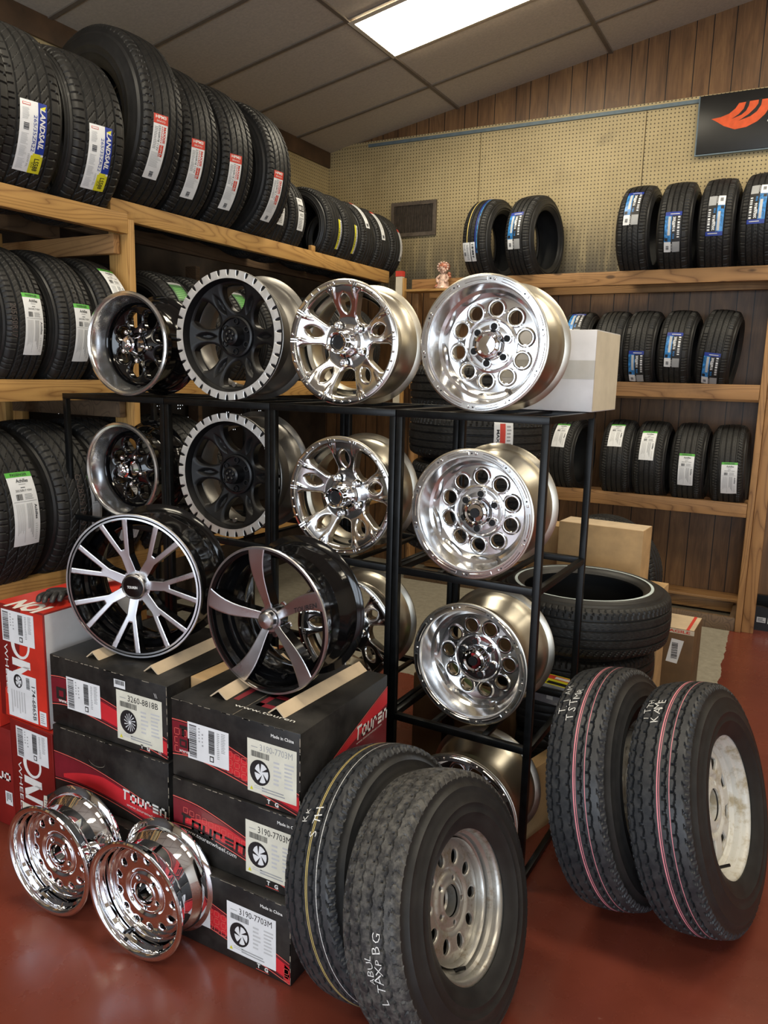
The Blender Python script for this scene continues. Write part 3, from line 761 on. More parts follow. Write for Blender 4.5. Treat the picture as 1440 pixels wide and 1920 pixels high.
def wheel_deep_black(R=.197, W=.20):
    """deep polished lip round a gloss black centre with eight round holes and a chrome cap"""
    e = empty('alloy_wheel'); b = MB(); barrel(b, R, W, 'gloss_black'); b.build('rim_barrel', e)
    D = .078; rf = R - .042
    b = MB(); lathe_c(b, R, [(.0035, R + .0004), (-.003, R - .002), (-.005, R - .009), (-.002, R - .017), (.006, R - .0215), (.018, R - .0235), (.030, R - .029), (.044, R - .031), (.054, R - .036), (D - .012, R - .038), (D, rf - .002)], 'alu_lip', 144)
    b.build('outer_lip', e)
    holes = [(*polar(rf * .66, 22.5 + 45 * k), rf * .20) for k in range(8)]
    f = circ_holes(holes)
    def yf(x, z):
        q = np.hypot(x, z) / rf; return D + .012 * np.clip((.95 - q) / .2, 0, 1) - .028 * np.clip((.55 - q) / .35, 0, 1)
    b = MB(); disc(b, R, f, yf, .025, rf, 'gloss_black', 'gloss_black', .018, 36, 260, .006)
    b.build('face', e)
    b = MB(); y = D - .016; lathe_c(b, R, [(y, rf * .30), (y - .010, rf * .29), (y - .022, rf * .24), (y - .042, rf * .205), (y - .052, rf * .195), (y - .056, rf * .16), (y - .052, .001)], 'chrome', 56)
    for k in range(3): x, z = polar(rf * .06, 120 * k + 90); b.ball((x, y - .052, z + R), .008, 'chrome', 12, 8)
    b.ball((0, y - .052, R), .009, 'chrome', 12, 8); b.build('center_cap', e)
    for k in range(5):
        b = MB(); x, z = polar(rf * .40, 72 * k + 60); b.ball((x, D - .026, z + R), .010, 'chrome', 14, 8, (1, 1.3, 1)); b.cyl((x, D - .026, z + R), (x, D - .004, z + R), .0095, 'chrome', 6); b.build('lug_nut', e)
    b = MB(); x, z = polar(R - .036, -84); b.cyl((x, .05, z + R), (x, .035, z + R), .005, 'satin_black', 10); b.build('valve_stem', e)
    return e
def wheel_y_spoke(R=.229, W=.20):
    """black wheel with seven machined Y spokes"""
    e = empty('alloy_wheel'); b = MB(); barrel(b, R, W, 'gloss_black', drop=.04); b.build('rim_barrel', e)
    b = MB(); lathe_c(b, R, [(.003, R), (-.001, R - .002), (-.001, R - .007)], 'alu_brush', 160); lathe_c(b, R, [(-.001, R - .007), (.002, R - .009), (-.0005, R - .0115)], 'gloss_black', 160)
    lathe_c(b, R, [(-.0005, R - .0115), (-.001, R - .017)], 'alu_brush', 160); lathe_c(b, R, [(-.001, R - .017), (.01, R - .021), (.05, R - .026), (.10, R - .032)], 'gloss_black', 160); b.build('outer_lip', e)
    def f(x, z):
        q = np.hypot(x, z); a = (np.degrees(np.arctan2(z, x)) - 107) % (360 / 7); a = np.minimum(a, 360 / 7 - a); d = q - 9
        s = np.maximum(R * .20 - q, -9)
        u = q * np.cos(np.radians(a)); v = q * np.sin(np.radians(a))
        stem = np.maximum(v - (.0155 - .02 * (u - R * .25)), u - R * .52)
        t0 = (R * .38, .004); ang1 = R2D(11.6); dx, dz = R * .98 * math.cos(ang1) - t0[0], R * .98 * math.sin(ang1) - t0[1]; ln = math.hypot(dx, dz)
        dist = np.abs((u - t0[0]) * dz - (v - t0[1]) * dx) / ln; al = ((u - t0[0]) * dx + (v - t0[1]) * dz) / ln
        br = np.maximum(dist - (.0072 + .012 * np.clip(al, 0, 1)), -al - .004)
        m = np.minimum(np.minimum(stem, br), np.minimum(q - R * .215, R * .945 - q))
        return -m
    def yf(x, z):
        q = np.hypot(x, z) / R; return .0005 + .020 * np.clip((.95 - q) / .8, 0, 1) ** 1.2
    b = MB(); disc(b, R, f, yf, .02, R - .016, 'alu_brush', 'gloss_black', .032, 60, 560, .0008); b.build('spokes', e)
    b = MB(); lathe_c(b, R, [(.02, R * .185), (.008, R * .180), (.002, R * .168), (.0, R * .155), (.003, R * .145)], 'alu_brush', 64)
    lathe_c(b, R, [(.003, R * .145), (.0, R * .135), (-.001, .001)], 'gloss_black', 64)
    Canvas(b, flat_fn((0, -.0012, R), (1, 0, 0), (0, 0, 1))).text('TOUREN', 0, -.004, .008, 'white', 0, 1, fit=.034, align='c', bold=.03); b.build('center_cap', e)
    for k in range(5):
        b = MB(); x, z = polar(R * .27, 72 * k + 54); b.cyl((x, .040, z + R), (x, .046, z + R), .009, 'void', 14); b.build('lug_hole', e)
    return e
def wheel_touren(R=.211, W=.19):
    """gloss black wheel with five machined swept spokes"""
    e = empty('alloy_wheel'); b = MB(); barrel(b, R, W, 'gloss_black', drop=.038); b.build('rim_barrel', e)
    b = MB(); lathe_c(b, R, [(.003, R), (-.001, R - .002), (-.001, R - .0075)], 'alu_brush', 160); lathe_c(b, R, [(-.001, R - .0075), (.006, R - .012), (.03, R - .017), (.055, R - .020), (.07, R - .028), (.11, R - .034)], 'gloss_black', 160); b.build('outer_lip', e)
    base = 25
    def f(x, z):
        q = np.hypot(x, z); tw = -6 * np.sin(PI * q / R)
        a = (np.degrees(np.arctan2(z, x)) - base + tw + 36) % 72 - 36
        v = np.radians(a) * q
        hw = .0125 + .0165 * np.clip((q / R - .22) / .78, 0, 1) ** 1.2
        m = np.minimum(np.abs(v) - hw, q - R * .175)
        return -m
    def yf(x, z):
        q = np.hypot(x, z) / R; return -.001 + .026 * np.clip((1 - q) / .85, 0, 1) ** 1.3
    b = MB(); disc(b, R, f, yf, .015, R - .004, 'alu_brush', 'gloss_black', .034, 50, 440, .001)
    c = Canvas(b, lambda u, v, l: Vector((u, .001 + .026 * max(0, (1 - math.hypot(u, v) / R) / .85) ** 1.3 - .0030, v + R)))
    x, z = polar(R * .50, base - 1); c.text('TOUREN', x, z - .0045, .014, 'ink', R2D(base - 3), 1, fit=R * .42, bold=.0, shear=.25)
    b.build('spokes', e)
    b = MB(); lathe_c(b, R, [(.022, R * .135), (.010, R * .13), (.004, R * .118), (.0, R * .10), (-.004, .001)], 'alu_brush', 64); b.build('center_cap', e)
    for k in range(5):
        b = MB(); x, z = polar(R * .235, 72 * k + base - 42); b.cyl((x, .045, z + R), (x, .052, z + R), .009, 'chrome', 12); b.build('lug_hole', e)
    b = MB(); x, z = polar(R * .82, -80); b.cyl((x, .06, z + R), (x, .045, z + R), .006, 'satin_black', 10); b.build('valve_stem', e)
    return e
def wheel_modular(R=.16, W=.15, mat='chrome', nh=13, hole=.056, hpos=.60, D=.056, tri=0, rf=.76, ph=10, back_mat=None, bore=.185, oval=1.1):
    """pressed steel wheel: rolled lip, flat disc with round or triangular holes, open bore and lug holes"""
    e = empty('steel_wheel'); b = MB(); barrel(b, R, W, mat, lipw=.012, drop=.036)
    r = rf * R
    lathe_c(b, R, [(.0028, R - .001), (-.001, R - .004), (-.001, R - .011), (.003, R - .017), (.010, R - .020), (.020, R - .021), (.026, R - .028), (.040, R - .030), (.046, r + .012), (D - .004, r + .006), (D + .006, r)], mat, 144)
    for a in range(0, 0): pass
    b.build('rim_barrel', e)
    lugs = [(*polar(R * (bore + .085), 72 * k + 50), R * .030) for k in range(5)]
    if tri:
        def f(x, z):
            d = np.full(np.shape(x), 9.)
            for k in range(tri):
                c, s = math.cos(R2D(ph + 360 / tri * k)), math.sin(R2D(ph + 360 / tri * k)); u = x * c + z * s - R * hpos; v = -x * s + z * c
                d = np.minimum(d, np.maximum(np.maximum(np.abs(v) - (.02 + .42 * (u + .0)) * R / .2, u - R * .085), -u - R * .09))
            return np.minimum(d, circ_holes(lugs)(x, z))
    else:
        def f(x, z):
            d = np.full(np.shape(x), 9.)
            for k in range(nh): d = np.minimum(d, ell(x, z, R * hpos, ph + 360 / nh * k, R * hole * oval, R * hole))
            return np.minimum(d, circ_holes(lugs)(x, z))
    def yf(x, z):
        q = np.hypot(x, z) / R
        return D - .012 * np.clip((rf - q) / .16, 0, 1) ** .7 + .006 * np.exp(-((q - .37) / .035) ** 2) - .003 * np.exp(-((q - bore - .01) / .03) ** 2)
    d_ = MB(); disc(d_, R, f, yf, R * bore, r, mat, back_mat or mat, .006, 36, 280, .003)
    lathe_c(d_, R, [(D - .004, R * bore), (D + .02, R * bore - .001), (D + .024, R * bore - .006)], mat, 64)
    d_.build('wheel_disc', e)
    v = MB(); x, z = polar(R * (rf + .05), -112); v.cyl((x, D - .01, z + R), (x * .93, D - .045, z * .93 + R), .0045, 'satin_black', 10); v.build('valve_stem', e)
    return e
# ------------------------------------------------------------------ camera
cam = bpy.data.cameras.new('camera'); cam.sensor_fit = 'VERTICAL'; cam.sensor_height = 36; cam.sensor_width = 27; cam.lens = 1443 / 1920 * 36
co = bpy.data.objects.new('camera', cam); COL.objects.link(co); SC.camera = co
def cam_axes():
    p, r, y = R2D(10.18), R2D(1.35), R2D(28.35)
    F = Vector((0, math.cos(p), -math.sin(p))); U = Vector((0, math.sin(p), math.cos(p))); X = Vector((1, 0, 0))
    rx = math.cos(r) * X + math.sin(r) * U; ru = -math.sin(r) * X + math.cos(r) * U
    Z = Matrix.Rotation(y, 3, 'Z'); return Z @ rx, Z @ ru, Z @ F
CX, CU, CF = cam_axes()
co.matrix_world = Matrix((( CX.x, CU.x, -CF.x, 0), (CX.y, CU.y, -CF.y, 0), (CX.z, CU.z, -CF.z, 1.6), (0, 0, 0, 1)))
cam.clip_start = .05

# ------------------------------------------------------------------ the room
XL, YB, XR, YF = -3.74, 5.8, 4.2, -3.2       # left, back, right and front walls
def zc(x): return 3.398 + .183 * (x - XL) if x < 1.2 else 3.398 + .183 * (1.2 - XL) - .183 * (x - 1.2)
b = MB(); b.box((XL - .1, YF - .1, -.1), (XR + .1, YB + .1, 0), 'floor'); struct(b, 'floor')
b = MB()
b.box((XL - .1, YB, 0), (XR + .1, YB + .1, 2.32), 'panel_back')
b.add([(XL - .1, YB + .002, 2.3), (XR + .1, YB + .002, 2.3), (XR + .1, YB + .002, 4.6), (XL - .1, YB + .002, 4.6)], [(0, 1, 2, 3)], 'panel_back'); struct(b, 'wall_back')
b = MB(); b.box((XL - .1, YF, 0), (XL, YB, 2.42), 'shaded_wall'); b.box((XL - .1, YF, 2.42), (XL, YB, 4.2), 'panel_left'); struct(b, 'wall_left')
b = MB(); b.box((XR, YF, 0), (XR + .1, YB, 4.2), 'wall'); struct(b, 'wall_right')
# front wall with three shop windows, behind the camera
WIN = [(-2.6, -.6), (-.2, 1.8), (2.2, 3.9)]; WZ = (.35, 2.55)
b = MB(); b.box((XL - .1, YF - .1, 0), (XR + .1, YF, WZ[0]), 'wall'); b.box((XL - .1, YF - .1, WZ[1]), (XR + .1, YF, 4.6), 'wall')
xs = [XL - .1] + [v for w in WIN for v in w] + [XR + .1]
for i in range(0, len(xs), 2): b.box((xs[i], YF - .1, WZ[0]), (xs[i + 1], YF, WZ[1]), 'wall')
struct(b, 'wall_front')
gm = bpy.data.materials.new('window_glass'); gm.use_nodes = True; g_ = gm.node_tree.nodes['Principled BSDF']
g_.inputs['Transmission Weight'].default_value = 1; g_.inputs['Roughness'].default_value = 0; g_.inputs['IOR'].default_value = 1.02; M['glass'] = gm
for i, (a, c) in enumerate(WIN):
    b = MB(); t = .05
    b.box((a, YF - .08, WZ[0]), (a + t, YF - .02, WZ[1]), 'satin_black'); b.box((c - t, YF - .08, WZ[0]), (c, YF - .02, WZ[1]), 'satin_black')
    b.box((a, YF - .08, WZ[0]), (c, YF - .02, WZ[0] + t), 'satin_black'); b.box((a, YF - .08, WZ[1] - t), (c, YF - .02, WZ[1]), 'satin_black')
    b.box(((a + c) / 2 - .025, YF - .08, WZ[0]), ((a + c) / 2 + .025, YF - .02, WZ[1]), 'satin_black')
    struct(b, 'window_%d' % (i + 1))
    li = bpy.data.lights.new('daylight', 'AREA'); li.shape = 'RECTANGLE'; li.size = c - a; li.size_y = WZ[1] - WZ[0]; li.energy = 72; li.color = (.80, .90, 1)
    lo = bpy.data.objects.new('window_daylight', li); COL.objects.link(lo); lo.location = ((a + c) / 2, YF - .12, (WZ[0] + WZ[1]) / 2); lo.rotation_euler = (-PI / 2, 0, 0)
    lo.rotation_euler = (PI / 2, 0, 0); 
# sloping ceiling with its grid and the row of troffers
b = MB(); h = .05
b.add([(XL - .1, YF - .1, zc(XL - .1)), (1.2, YF - .1, zc(1.2)), (1.2, YB + .1, zc(1.2)), (XL - .1, YB + .1, zc(XL - .1)), (XR + .1, YF - .1, zc(XR + .1)), (XR + .1, YB + .1, zc(XR + .1))],
      [(0, 1, 2, 3), (1, 4, 5, 2)], 'ceil'); struct(b, 'ceiling')
GX = [-2.57, -1.435, -.30, .835]; GY = [5.307 - .566 * k for k in range(-1, 15)]
b = MB(); w = .013
for x in GX: b.box((x - w, YF, zc(x) - .012), (x + w, YB, zc(x) + .012), 'ceilbar')
for y in GY:
    if y > YB: continue
    for x0, x1 in ((XL, 1.2), (1.2, XR)):
        q = [(x0, y - w, zc(x0) - .008), (x1, y - w, zc(x1) - .008), (x1, y + w, zc(x1) - .008), (x0, y + w, zc(x0) - .008)]
        b.add(q + [(u, v, z + .02) for u, v, z in q], [(0, 1, 2, 3), (0, 4, 5, 1), (3, 2, 6, 7)], 'ceilbar')
o = b.build('trim_1'); o['kind'] = 'structure'
LAB = {0: 'bright recessed fluorescent ceiling panel above the wheel display'}
for i, (x0, y1) in enumerate([(-2.57, 4.741), (-2.57, 1.91), (-.30, 1.91), (-.30, 4.741 - .566 * 0), (-2.57, -.92), (-.30, -.92), (1.3, 1.91), (1.3, 4.741)]):
    x1 = x0 + 1.135; y0 = y1 - .566
    if x0 > 1.2: x1 = x0 + 1.1
    e = empty('ceiling_light', None, LAB.get(i, 'recessed fluorescent ceiling panel, out of view overhead'), 'light', 'fluorescent ceiling panels')
    b = MB(); q = [(x0, y0), (x1, y0), (x1, y1), (x0, y1)]; qi = [(x0 + .03, y0 + .03), (x1 - .03, y0 + .03), (x1 - .03, y1 - .03), (x0 + .03, y1 - .03)]
    V = [(x, y, zc(x) - .016) for x, y in q] + [(x, y, zc(x) - .022) for x, y in qi]
    b.add(V, [(k, (k + 1) % 4, 4 + (k + 1) % 4, 4 + k) for k in range(4)], 'card_cream'); b.build('light_frame', e)
    b = MB(); b.add([(x, y, zc(x) - .020) for x, y in qi], [(3, 2, 1, 0)], 'lamp'); b.build('diffuser', e)
# pegboard sheets over the panelling
b = MB()
b.box((XL, YB - .012, 2.27), (-2.37, YB, 3.43), 'peg_back'); b.box((-2.365, YB - .012, 2.27), (-1.165, YB, 3.43), 'peg_back'); b.box((-1.16, YB - .012, 2.27), (.06, YB, 3.43), 'peg_back'); b.box((.065, YB - .012, 2.27), (XR, YB, 3.43), 'peg_back')
o = b.build('trim_2'); o['kind'] = 'structure'
b = MB(); b.box((XL, YF, 2.42), (XL + .012, YB - .012, 3.285), 'peg_left'); o = b.build('trim_3'); o['kind'] = 'structure'
b = MB(); b.box((XL, YB - .022, 3.425), (XR, YB, 3.447), 'peg_back'); b.box((XL + .4, YB - .026, 3.405), (XR, YB - .010, 3.428), 'slot'); o = b.build('trim_4'); o['kind'] = 'structure'
b = MB(); b.box((XL, YF, 3.283), (XL + .03, YB - .012, 3.41), 'brown_trim'); o = b.build('trim_5'); o['kind'] = 'structure'
b = MB(); b.box((-.1, YB - .02, 0), (XR, YB, .11), 'satin_black'); o = b.build('baseboard_back'); o['kind'] = 'structure'
# return-air grille
e = empty('vent_grille', Matrix.Translation((-2.912, YB - .012, 2.69)), 'dusty dark metal air vent with narrow upright slats set in the pegboard', 'vent')
b = MB(); W_, H_ = .40, .265; t = .028
b.box((-W_ / 2, -.02, 0), (W_ / 2, -.001, t), 'dirty_metal'); b.box((-W_ / 2, -.02, H_ - t), (W_ / 2, -.001, H_), 'dirty_metal'); b.box((-W_ / 2, -.02, t), (-W_ / 2 + t, -.001, H_ - t), 'dirty_metal'); b.box((W_ / 2 - t, -.02, t), (W_ / 2, -.001, H_ - t), 'dirty_metal'); b.build('frame', e)
b = MB(); b.box((-W_ / 2 + t, -.004, t), (W_ / 2 - t, -.002, H_ - t), 'vent_dark')
for k in range(26):
    x = -W_ / 2 + t + .007 + k * .0132; b.box((x, -.015, t), (x + .003, -.004, H_ - t), 'dirty_metal')
b.build('slats', e)
# hanging sign, only its left part inside the picture
e = empty('wall_sign', Matrix.Translation((-.82, YB - .03, 3.075)), 'black wall sign with orange winged mark and white letter, at right of pegboard', 'sign')
b = MB(); b.box((0, -.02, 0), (1.75, 0, .36), 'sign_black', bev=.004); b.build('board', e)
b = MB(); b.box((-.008, -.016, -.008), (1.758, -.002, 0), 'slot'); b.box((-.008, -.016, 0), (0, -.002, .36), 'slot'); b.build('edge_trim', e)
b = MB(); c = Canvas(b, flat_fn((0, -.0205, 0), (1, 0, 0), (0, 0, 1), .0006))
SP = lambda pts: [((x - 1000) * .00122, (430 - .071 * (x - 985) - y) * .00101) for x, y in pts]
wing = SP([(1065, 215), (1110, 207), (1150, 190), (1180, 160), (1195, 130), (1270, 120), (1348, 113), (1345, 160), (1325, 205), (1290, 245), (1240, 275), (1185, 285), (1130, 262), (1095, 235)])
c.poly(wing, 'sign_orange', 1)
for s_ in ([(1230, 120), (1247, 116), (1243, 150), (1232, 178), (1212, 200), (1165, 222), (1198, 195), (1220, 165)], [(1289, 114), (1305, 110), (1302, 150), (1285, 185), (1255, 212), (1200, 235), (1245, 200), (1275, 165), (1288, 140)]): c.poly(SP(s_), 'sign_black', 2)
b.build('wing_mark', e)
b = MB(); Canvas(b, flat_fn((0, -.0205, 0), (1, 0, 0), (0, 0, 1), .0006)).text('H', .412, .166, .115, 'white', 0, 1, fit=.17, bold=.05, shear=.3); b.build('lettering', e)

# ------------------------------------------------------------------ wooden shelving
def beams(root, items):
    for nm, lo, hi, mt in items:
        b = MB(); b.box(lo, hi, mt, bev=.003); b.build(nm, root)
Z1, Z2, Z3 = 2.289, 1.543, .717; X0 = -2.80
e = empty('wooden_tire_shelf', None, 'near bay of the raw pine tire shelving along the left wall', 'shelf')
beams(e, [('front_beam', (X0 - .04, .6, Z1 - .088), (X0, 2.668, Z1), 'pine_y'), ('rear_beam', (X0 - .495, .6, Z1 - .088), (X0 - .455, 2.668, Z1), 'old_shaded_wood'),
          ('front_beam', (X0 - .04, .6, Z2 - .088), (X0, 3.2, Z2), 'pine_y'), ('rear_beam', (X0 - .51, .6, Z2 - .088), (X0 - .47, 3.2, Z2), 'old_shaded_wood'),
          ('front_beam', (X0 - .04, .6, Z3 - .088), (X0, 3.2, Z3), 'pine_y'), ('rear_beam', (X0 - .51, .6, Z3 - .088), (X0 - .47, 3.2, Z3), 'old_shaded_wood'),
          ('post', (X0 - .13, 2.670, 0), (X0 - .001, 2.708, 2.267), 'pine_z'), ('post', (XL + .05, 2.66, 0), (XL + .14, 2.70, 2.2), 'pine_z'), ('post', (XL + .28, 2.4, 0), (XL + .37, 2.44, 2.2), 'pine_z'),
          ('cross_beam', (XL + .05, 2.62, Z1 - .176), (X0 - .045, 2.658, Z1 - .09), 'oak_x'), ('cross_beam', (XL + .05, 2.62, Z2 - .176), (X0 - .045, 2.658, Z2 - .09), 'old_shaded_wood')])
e = empty('wooden_tire_shelf', None, 'far bay of the raw pine tire shelving running to the room corner', 'shelf')
ZT = 2.355
beams(e, [('front_beam', (X0 - .085, 2.612, ZT - .088), (X0 - .046, 5.27, ZT), 'pine_y'), ('rear_beam', (X0 - .52, 2.70, ZT - .088), (X0 - .48, 5.27, ZT), 'old_shaded_wood'),
          ('front_beam', (X0 - .04, 3.202, Z2 - .088), (X0, 5.27, Z2), 'pine_y'), ('rear_beam', (X0 - .51, 3.202, Z2 - .088), (X0 - .47, 5.27, Z2), 'old_shaded_wood'),
          ('front_beam', (X0 - .04, 3.202, Z3 - .088), (X0, 5.27, Z3), 'pine_y'),
          ('post', (XL + .05, 4.0, 0), (XL + .14, 4.04, ZT - .09), 'old_shaded_wood'),
          ('block', (X0 - .075, 4.235, ZT + .001), (X0 - .05, 4.28, ZT + .035), 'pine_z')])
e = empty('wooden_post', Matrix.Translation((-2.735, 5.255, 0)), 'pale upright post with a red tip at the corner where the shelves meet', 'post')
b = MB(); b.box((-.036, -.02, 0), (.016, .02, 2.31), 'card_cream'); b.build('upright', e); b = MB(); b.box((-.038, -.022, 2.311), (.018, .022, 2.35), 'redtag'); b.build('painted_tip', e)
b = MB(); b.box((.018, -.012, 0), (.034, .02, 2.30), 'pine_z'); b.build('side_strip', e)
e = empty('wooden_tire_shelf', None, 'stained pine tire shelving of four tiers against the back wall', 'shelf')
YS = 5.32; ZB = (2.296, 1.585, .843)
its = []
for z, hh in zip(ZB, (.088, .094, .09)):
    its += [('front_beam', (-2.68, YS, z - hh), (-.262 if z < 2 else XR - .6, YS + .038, z), 'oak_x'), ('rear_beam', (-2.68, YS + .31, z - hh - .02), (-.262 if z < 2 else XR - .6, YS + .348, z - .02), 'oak_x')]
its += [('post', (-.26, YS - .002, 0), (-.222, YS + .088, ZB[0] - .09), 'oak_z'), ('post', (-.220, YS + .02, 0), (-.150, YS + .058, ZB[0] - .09), 'oak_z'), ('post', (-.26, YS + .37, 0), (-.222, YS + .46, ZB[0] - .15), 'oak_z'),
        ('floor_beam', (-2.68, YS, .0), (-.262, YS + .038, .09), 'old_shaded_wood'), ('floor_beam', (-2.68, YS + .38, .02), (-.262, YS + .418, .11), 'oak_x'), ('floor_beam', (-.30, YS + .04, .0), (-.262, YS + .378, .088), 'old_shaded_wood'),
        ('ledge_board', (-2.68, YS + .30, .115), (-.27, YS + .47, .135), 'oak_x'),
        ('post', (-2.68, YS + .04, 0), (-2.642, YS + .12, ZB[0] - .09), 'oak_z')]
beams(e, its)
# lattice and perforated panel fixed to the left wall behind the tyres
e = empty('wooden_lattice', Matrix.Translation((XL + .016, 1.6, .5)), 'diagonal wooden lattice on the left wall behind the tires', 'lattice')
for sgn in (1, -1):
    b = MB()
    for k in range(-5, 8):
        y0 = k * .28; T = Matrix.Translation((.0 if sgn > 0 else .012, y0 + .55, .85)) @ Matrix.Rotation(R2D(45 * sgn), 4, 'X')
        b.box((-.005, -.025, -.95), (.005, .025, .95), 'oak_z', T)
    b.build('slats', e)
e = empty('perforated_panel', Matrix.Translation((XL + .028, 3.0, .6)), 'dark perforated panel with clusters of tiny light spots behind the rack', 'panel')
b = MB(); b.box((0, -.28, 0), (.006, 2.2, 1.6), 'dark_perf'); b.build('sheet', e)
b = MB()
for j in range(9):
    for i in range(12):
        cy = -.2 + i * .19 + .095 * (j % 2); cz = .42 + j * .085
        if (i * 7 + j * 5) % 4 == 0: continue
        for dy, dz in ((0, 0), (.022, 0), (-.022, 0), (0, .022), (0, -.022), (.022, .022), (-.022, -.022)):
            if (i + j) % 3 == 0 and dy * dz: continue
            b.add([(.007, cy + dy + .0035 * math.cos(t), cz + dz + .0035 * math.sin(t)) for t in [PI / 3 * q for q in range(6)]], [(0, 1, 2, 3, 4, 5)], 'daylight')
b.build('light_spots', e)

# ------------------------------------------------------------------ steel display racks
PX, PY = -.632, 2.143
yr = R2D(-1.47); EX = Vector((math.cos(yr), math.sin(yr), 0)); EY = Vector((-math.sin(yr), math.cos(yr), 0))
def RT(u, v=0, z=0): return Matrix.Translation(Vector((PX, PY, z)) + EX * u + EY * v) @ Matrix.Rotation(yr, 4, 'Z')
US = [(-.4955, 0, 'black steel cube rack at right holding the ten-hole wheels'), (-.996, -.4985, 'black steel cube rack holding the polished five-spoke wheels'),
      (-1.502, -.999, 'black steel cube rack holding the notched-ring black wheels'), (-2.082, -1.505, 'black steel cube rack at left end holding the deep-lip wheels')]
q = .0215; LV = (1.490, .985, .480)
def bar(root, nm, lo, hi): b = MB(); b.box(lo, hi, 'rack', bev=.0012); b.build(nm, root)
for u0, u1, lb in US:
    w = u1 - u0; e = empty('display_rack', RT(u0), lb, 'rack', 'black steel cube racks')
    for x in (0, w - q):
        for y in (0, .50 - q): bar(e, 'post', (x, y, 0), (x + q, y + q, LV[0]))
    for z in LV:
        for y in (-.001, .501 - q): bar(e, 'rail', (q if z < LV[0] else 0, y, z - .022), (w - q if z < LV[0] else w, y + q, z + .0005))
        for x in (0, w - q): bar(e, 'rail', (x + .001, q, z - .021), (x + q - .001, .50 - q, z))
        for x in (w * .30, w * .66): bar(e, 'cross_bar', (x, q, z - .012), (x + .02, .50 - q, z - .001))
    for x in (0, w - q): bar(e, 'rail', (x + .001, q, .008), (x + q - .001, .50 - q, .028))
    bar(e, 'rail', (q, .50 - q, .008), (w - q, .50, .028))
# ------------------------------------------------------------------ wheels on the rack
def put(e, c, yaw, lean, R, label, group=None):
    e.matrix_world = pose(c, yaw, lean, R); return tag(e, label, 'wheel', group)
put(wheel_deep_black(.198), (-2.319, 2.180, 1.6895), 4.4, 0, .198, 'deep polished-lip wheel with black centre standing on top of the rack at left', 'deep-lip black wheels')
put(wheel_deep_black(.197), (-2.440, 2.244, 1.184), 2.2, 0, .197, 'deep polished-lip wheel with black centre inside the rack, below its twin', 'deep-lip black wheels')
put(wheel_toothed(.229), (-1.844, 2.214, 1.721), 3.4, 0, .229, 'matte black wheel with pale notched ring standing on top of the rack', 'notched-ring black wheels')
put(wheel_toothed(.230), (-1.844, 2.207, 1.217), 2.4, 0, .230, 'matte black wheel with pale notched ring on the middle rack shelf', 'notched-ring black wheels')
put(wheel_five_spoke(.206, .205, 19), (-1.374, 2.224, 1.698), 1.9, 0, .206, 'polished five-spoke wheel standing on top of the rack', 'polished five-spoke wheels')
put(wheel_five_spoke(.203, .20, 16), (-1.348, 2.179, 1.190), .6, 0, .203, 'polished five-spoke wheel on the middle rack shelf', 'polished five-spoke wheels')
put(wheel_five_spoke(.200, .20, 34), (-1.386, 2.281, .682), 1.0, 0, .200, 'polished five-spoke wheel on the lowest rack shelf, behind the black swept-spoke wheel', 'polished five-spoke wheels')
put(wheel_ten_hole(.200, .25, False, 8), (-.853, 2.158, 1.6925), .7, 0, .200, 'ten-hole polished wheel standing on top of the rack, largest in view', 'ten-hole polished wheels')
put(wheel_ten_hole(.200, .25, True, 14), (-.856, 2.129, 1.188), -.7, 0, .200, 'ten-hole polished wheel on the middle rack shelf, dark cap in its hub', 'ten-hole polished wheels')
put(wheel_ten_hole(.203, .25, True, 30), (-.870, 2.203, .685), -3.5, 0, .203, 'ten-hole polished wheel on the lowest rack shelf', 'ten-hole polished wheels')
put(wheel_ten_hole(.200, .25, True, 0), (-.855, 2.14, .202), 0, 0, .200, 'polished wheel on the floor under the rack, half hidden by the trailer tires', 'ten-hole polished wheels')
put(wheel_y_spoke(.229), (-1.76, 1.646, .936), 16.7, 0, .229, 'black wheel with seven machined Y spokes propped on the left carton stack')
put(wheel_touren(.211), (-1.254, 1.642, .918), -1.4, 0, .211, 'gloss black wheel with five swept machined spokes on the right carton stack')
put(wheel_modular(.170, .14, ph=20), (-1.812, 1.329, .172), 1.4, 0, .170, 'chrome steel wheel with round holes on the floor, at far left', 'chrome steel wheels')
put(wheel_modular(.171, .14, ph=28), (-1.463, 1.330, .173), .6, 0, .171, 'chrome steel wheel with round holes on the floor, nearer the camera centre', 'chrome steel wheels')

# ------------------------------------------------------------------ mounted trailer wheels on the floor
def mounted(c, yaw, lean, Rr, T, wheel, label, group, W=.0):
    """c = centre of the visible rim flange"""
    R = T['R']; y, l = R2D(yaw), R2D(lean); a = Vector((math.cos(l) * math.sin(y), -math.cos(l) * math.cos(y), math.sin(l)))
    off = T['W'] * .40 - .006; cc = Vector(c) - a * off
    e = empty('trailer_wheel', pose(cc, yaw, lean, R), label, 'wheel', group)
    o = bpy.data.objects.new('tire', T['me']); COL.objects.link(o); o.parent = e
    if wheel:
        root = wheel; root.name = 'rim'
        # dissolve the wheel's own Empty: its barrel becomes the rim, the rest its sub-parts
        ch = list(root.children); rim = [k for k in ch if k.name.startswith('rim_barrel')][0]
        rim.name = 'rim'; rim.parent = e; rim.location = (0, -off, R - Rr)
        for k in ch:
            if k is not rim: k.parent = rim
        bpy.data.objects.remove(root)
    return e
TD = tire_mesh('tire_trailer_small', .317, .185, .172, pat_trailer, 540, 104, 'rub_dull', 'rub_side', stripes=((-.085, -.060, 'goldline'), (-.005, .02, 'goldline'), (.17, .20, 'chalk'))[:3] and ((-.16, -.135, 'goldline'), (-.10, -.075, 'goldline'), (-.50, -.475, 'chalk')), wt=.84)
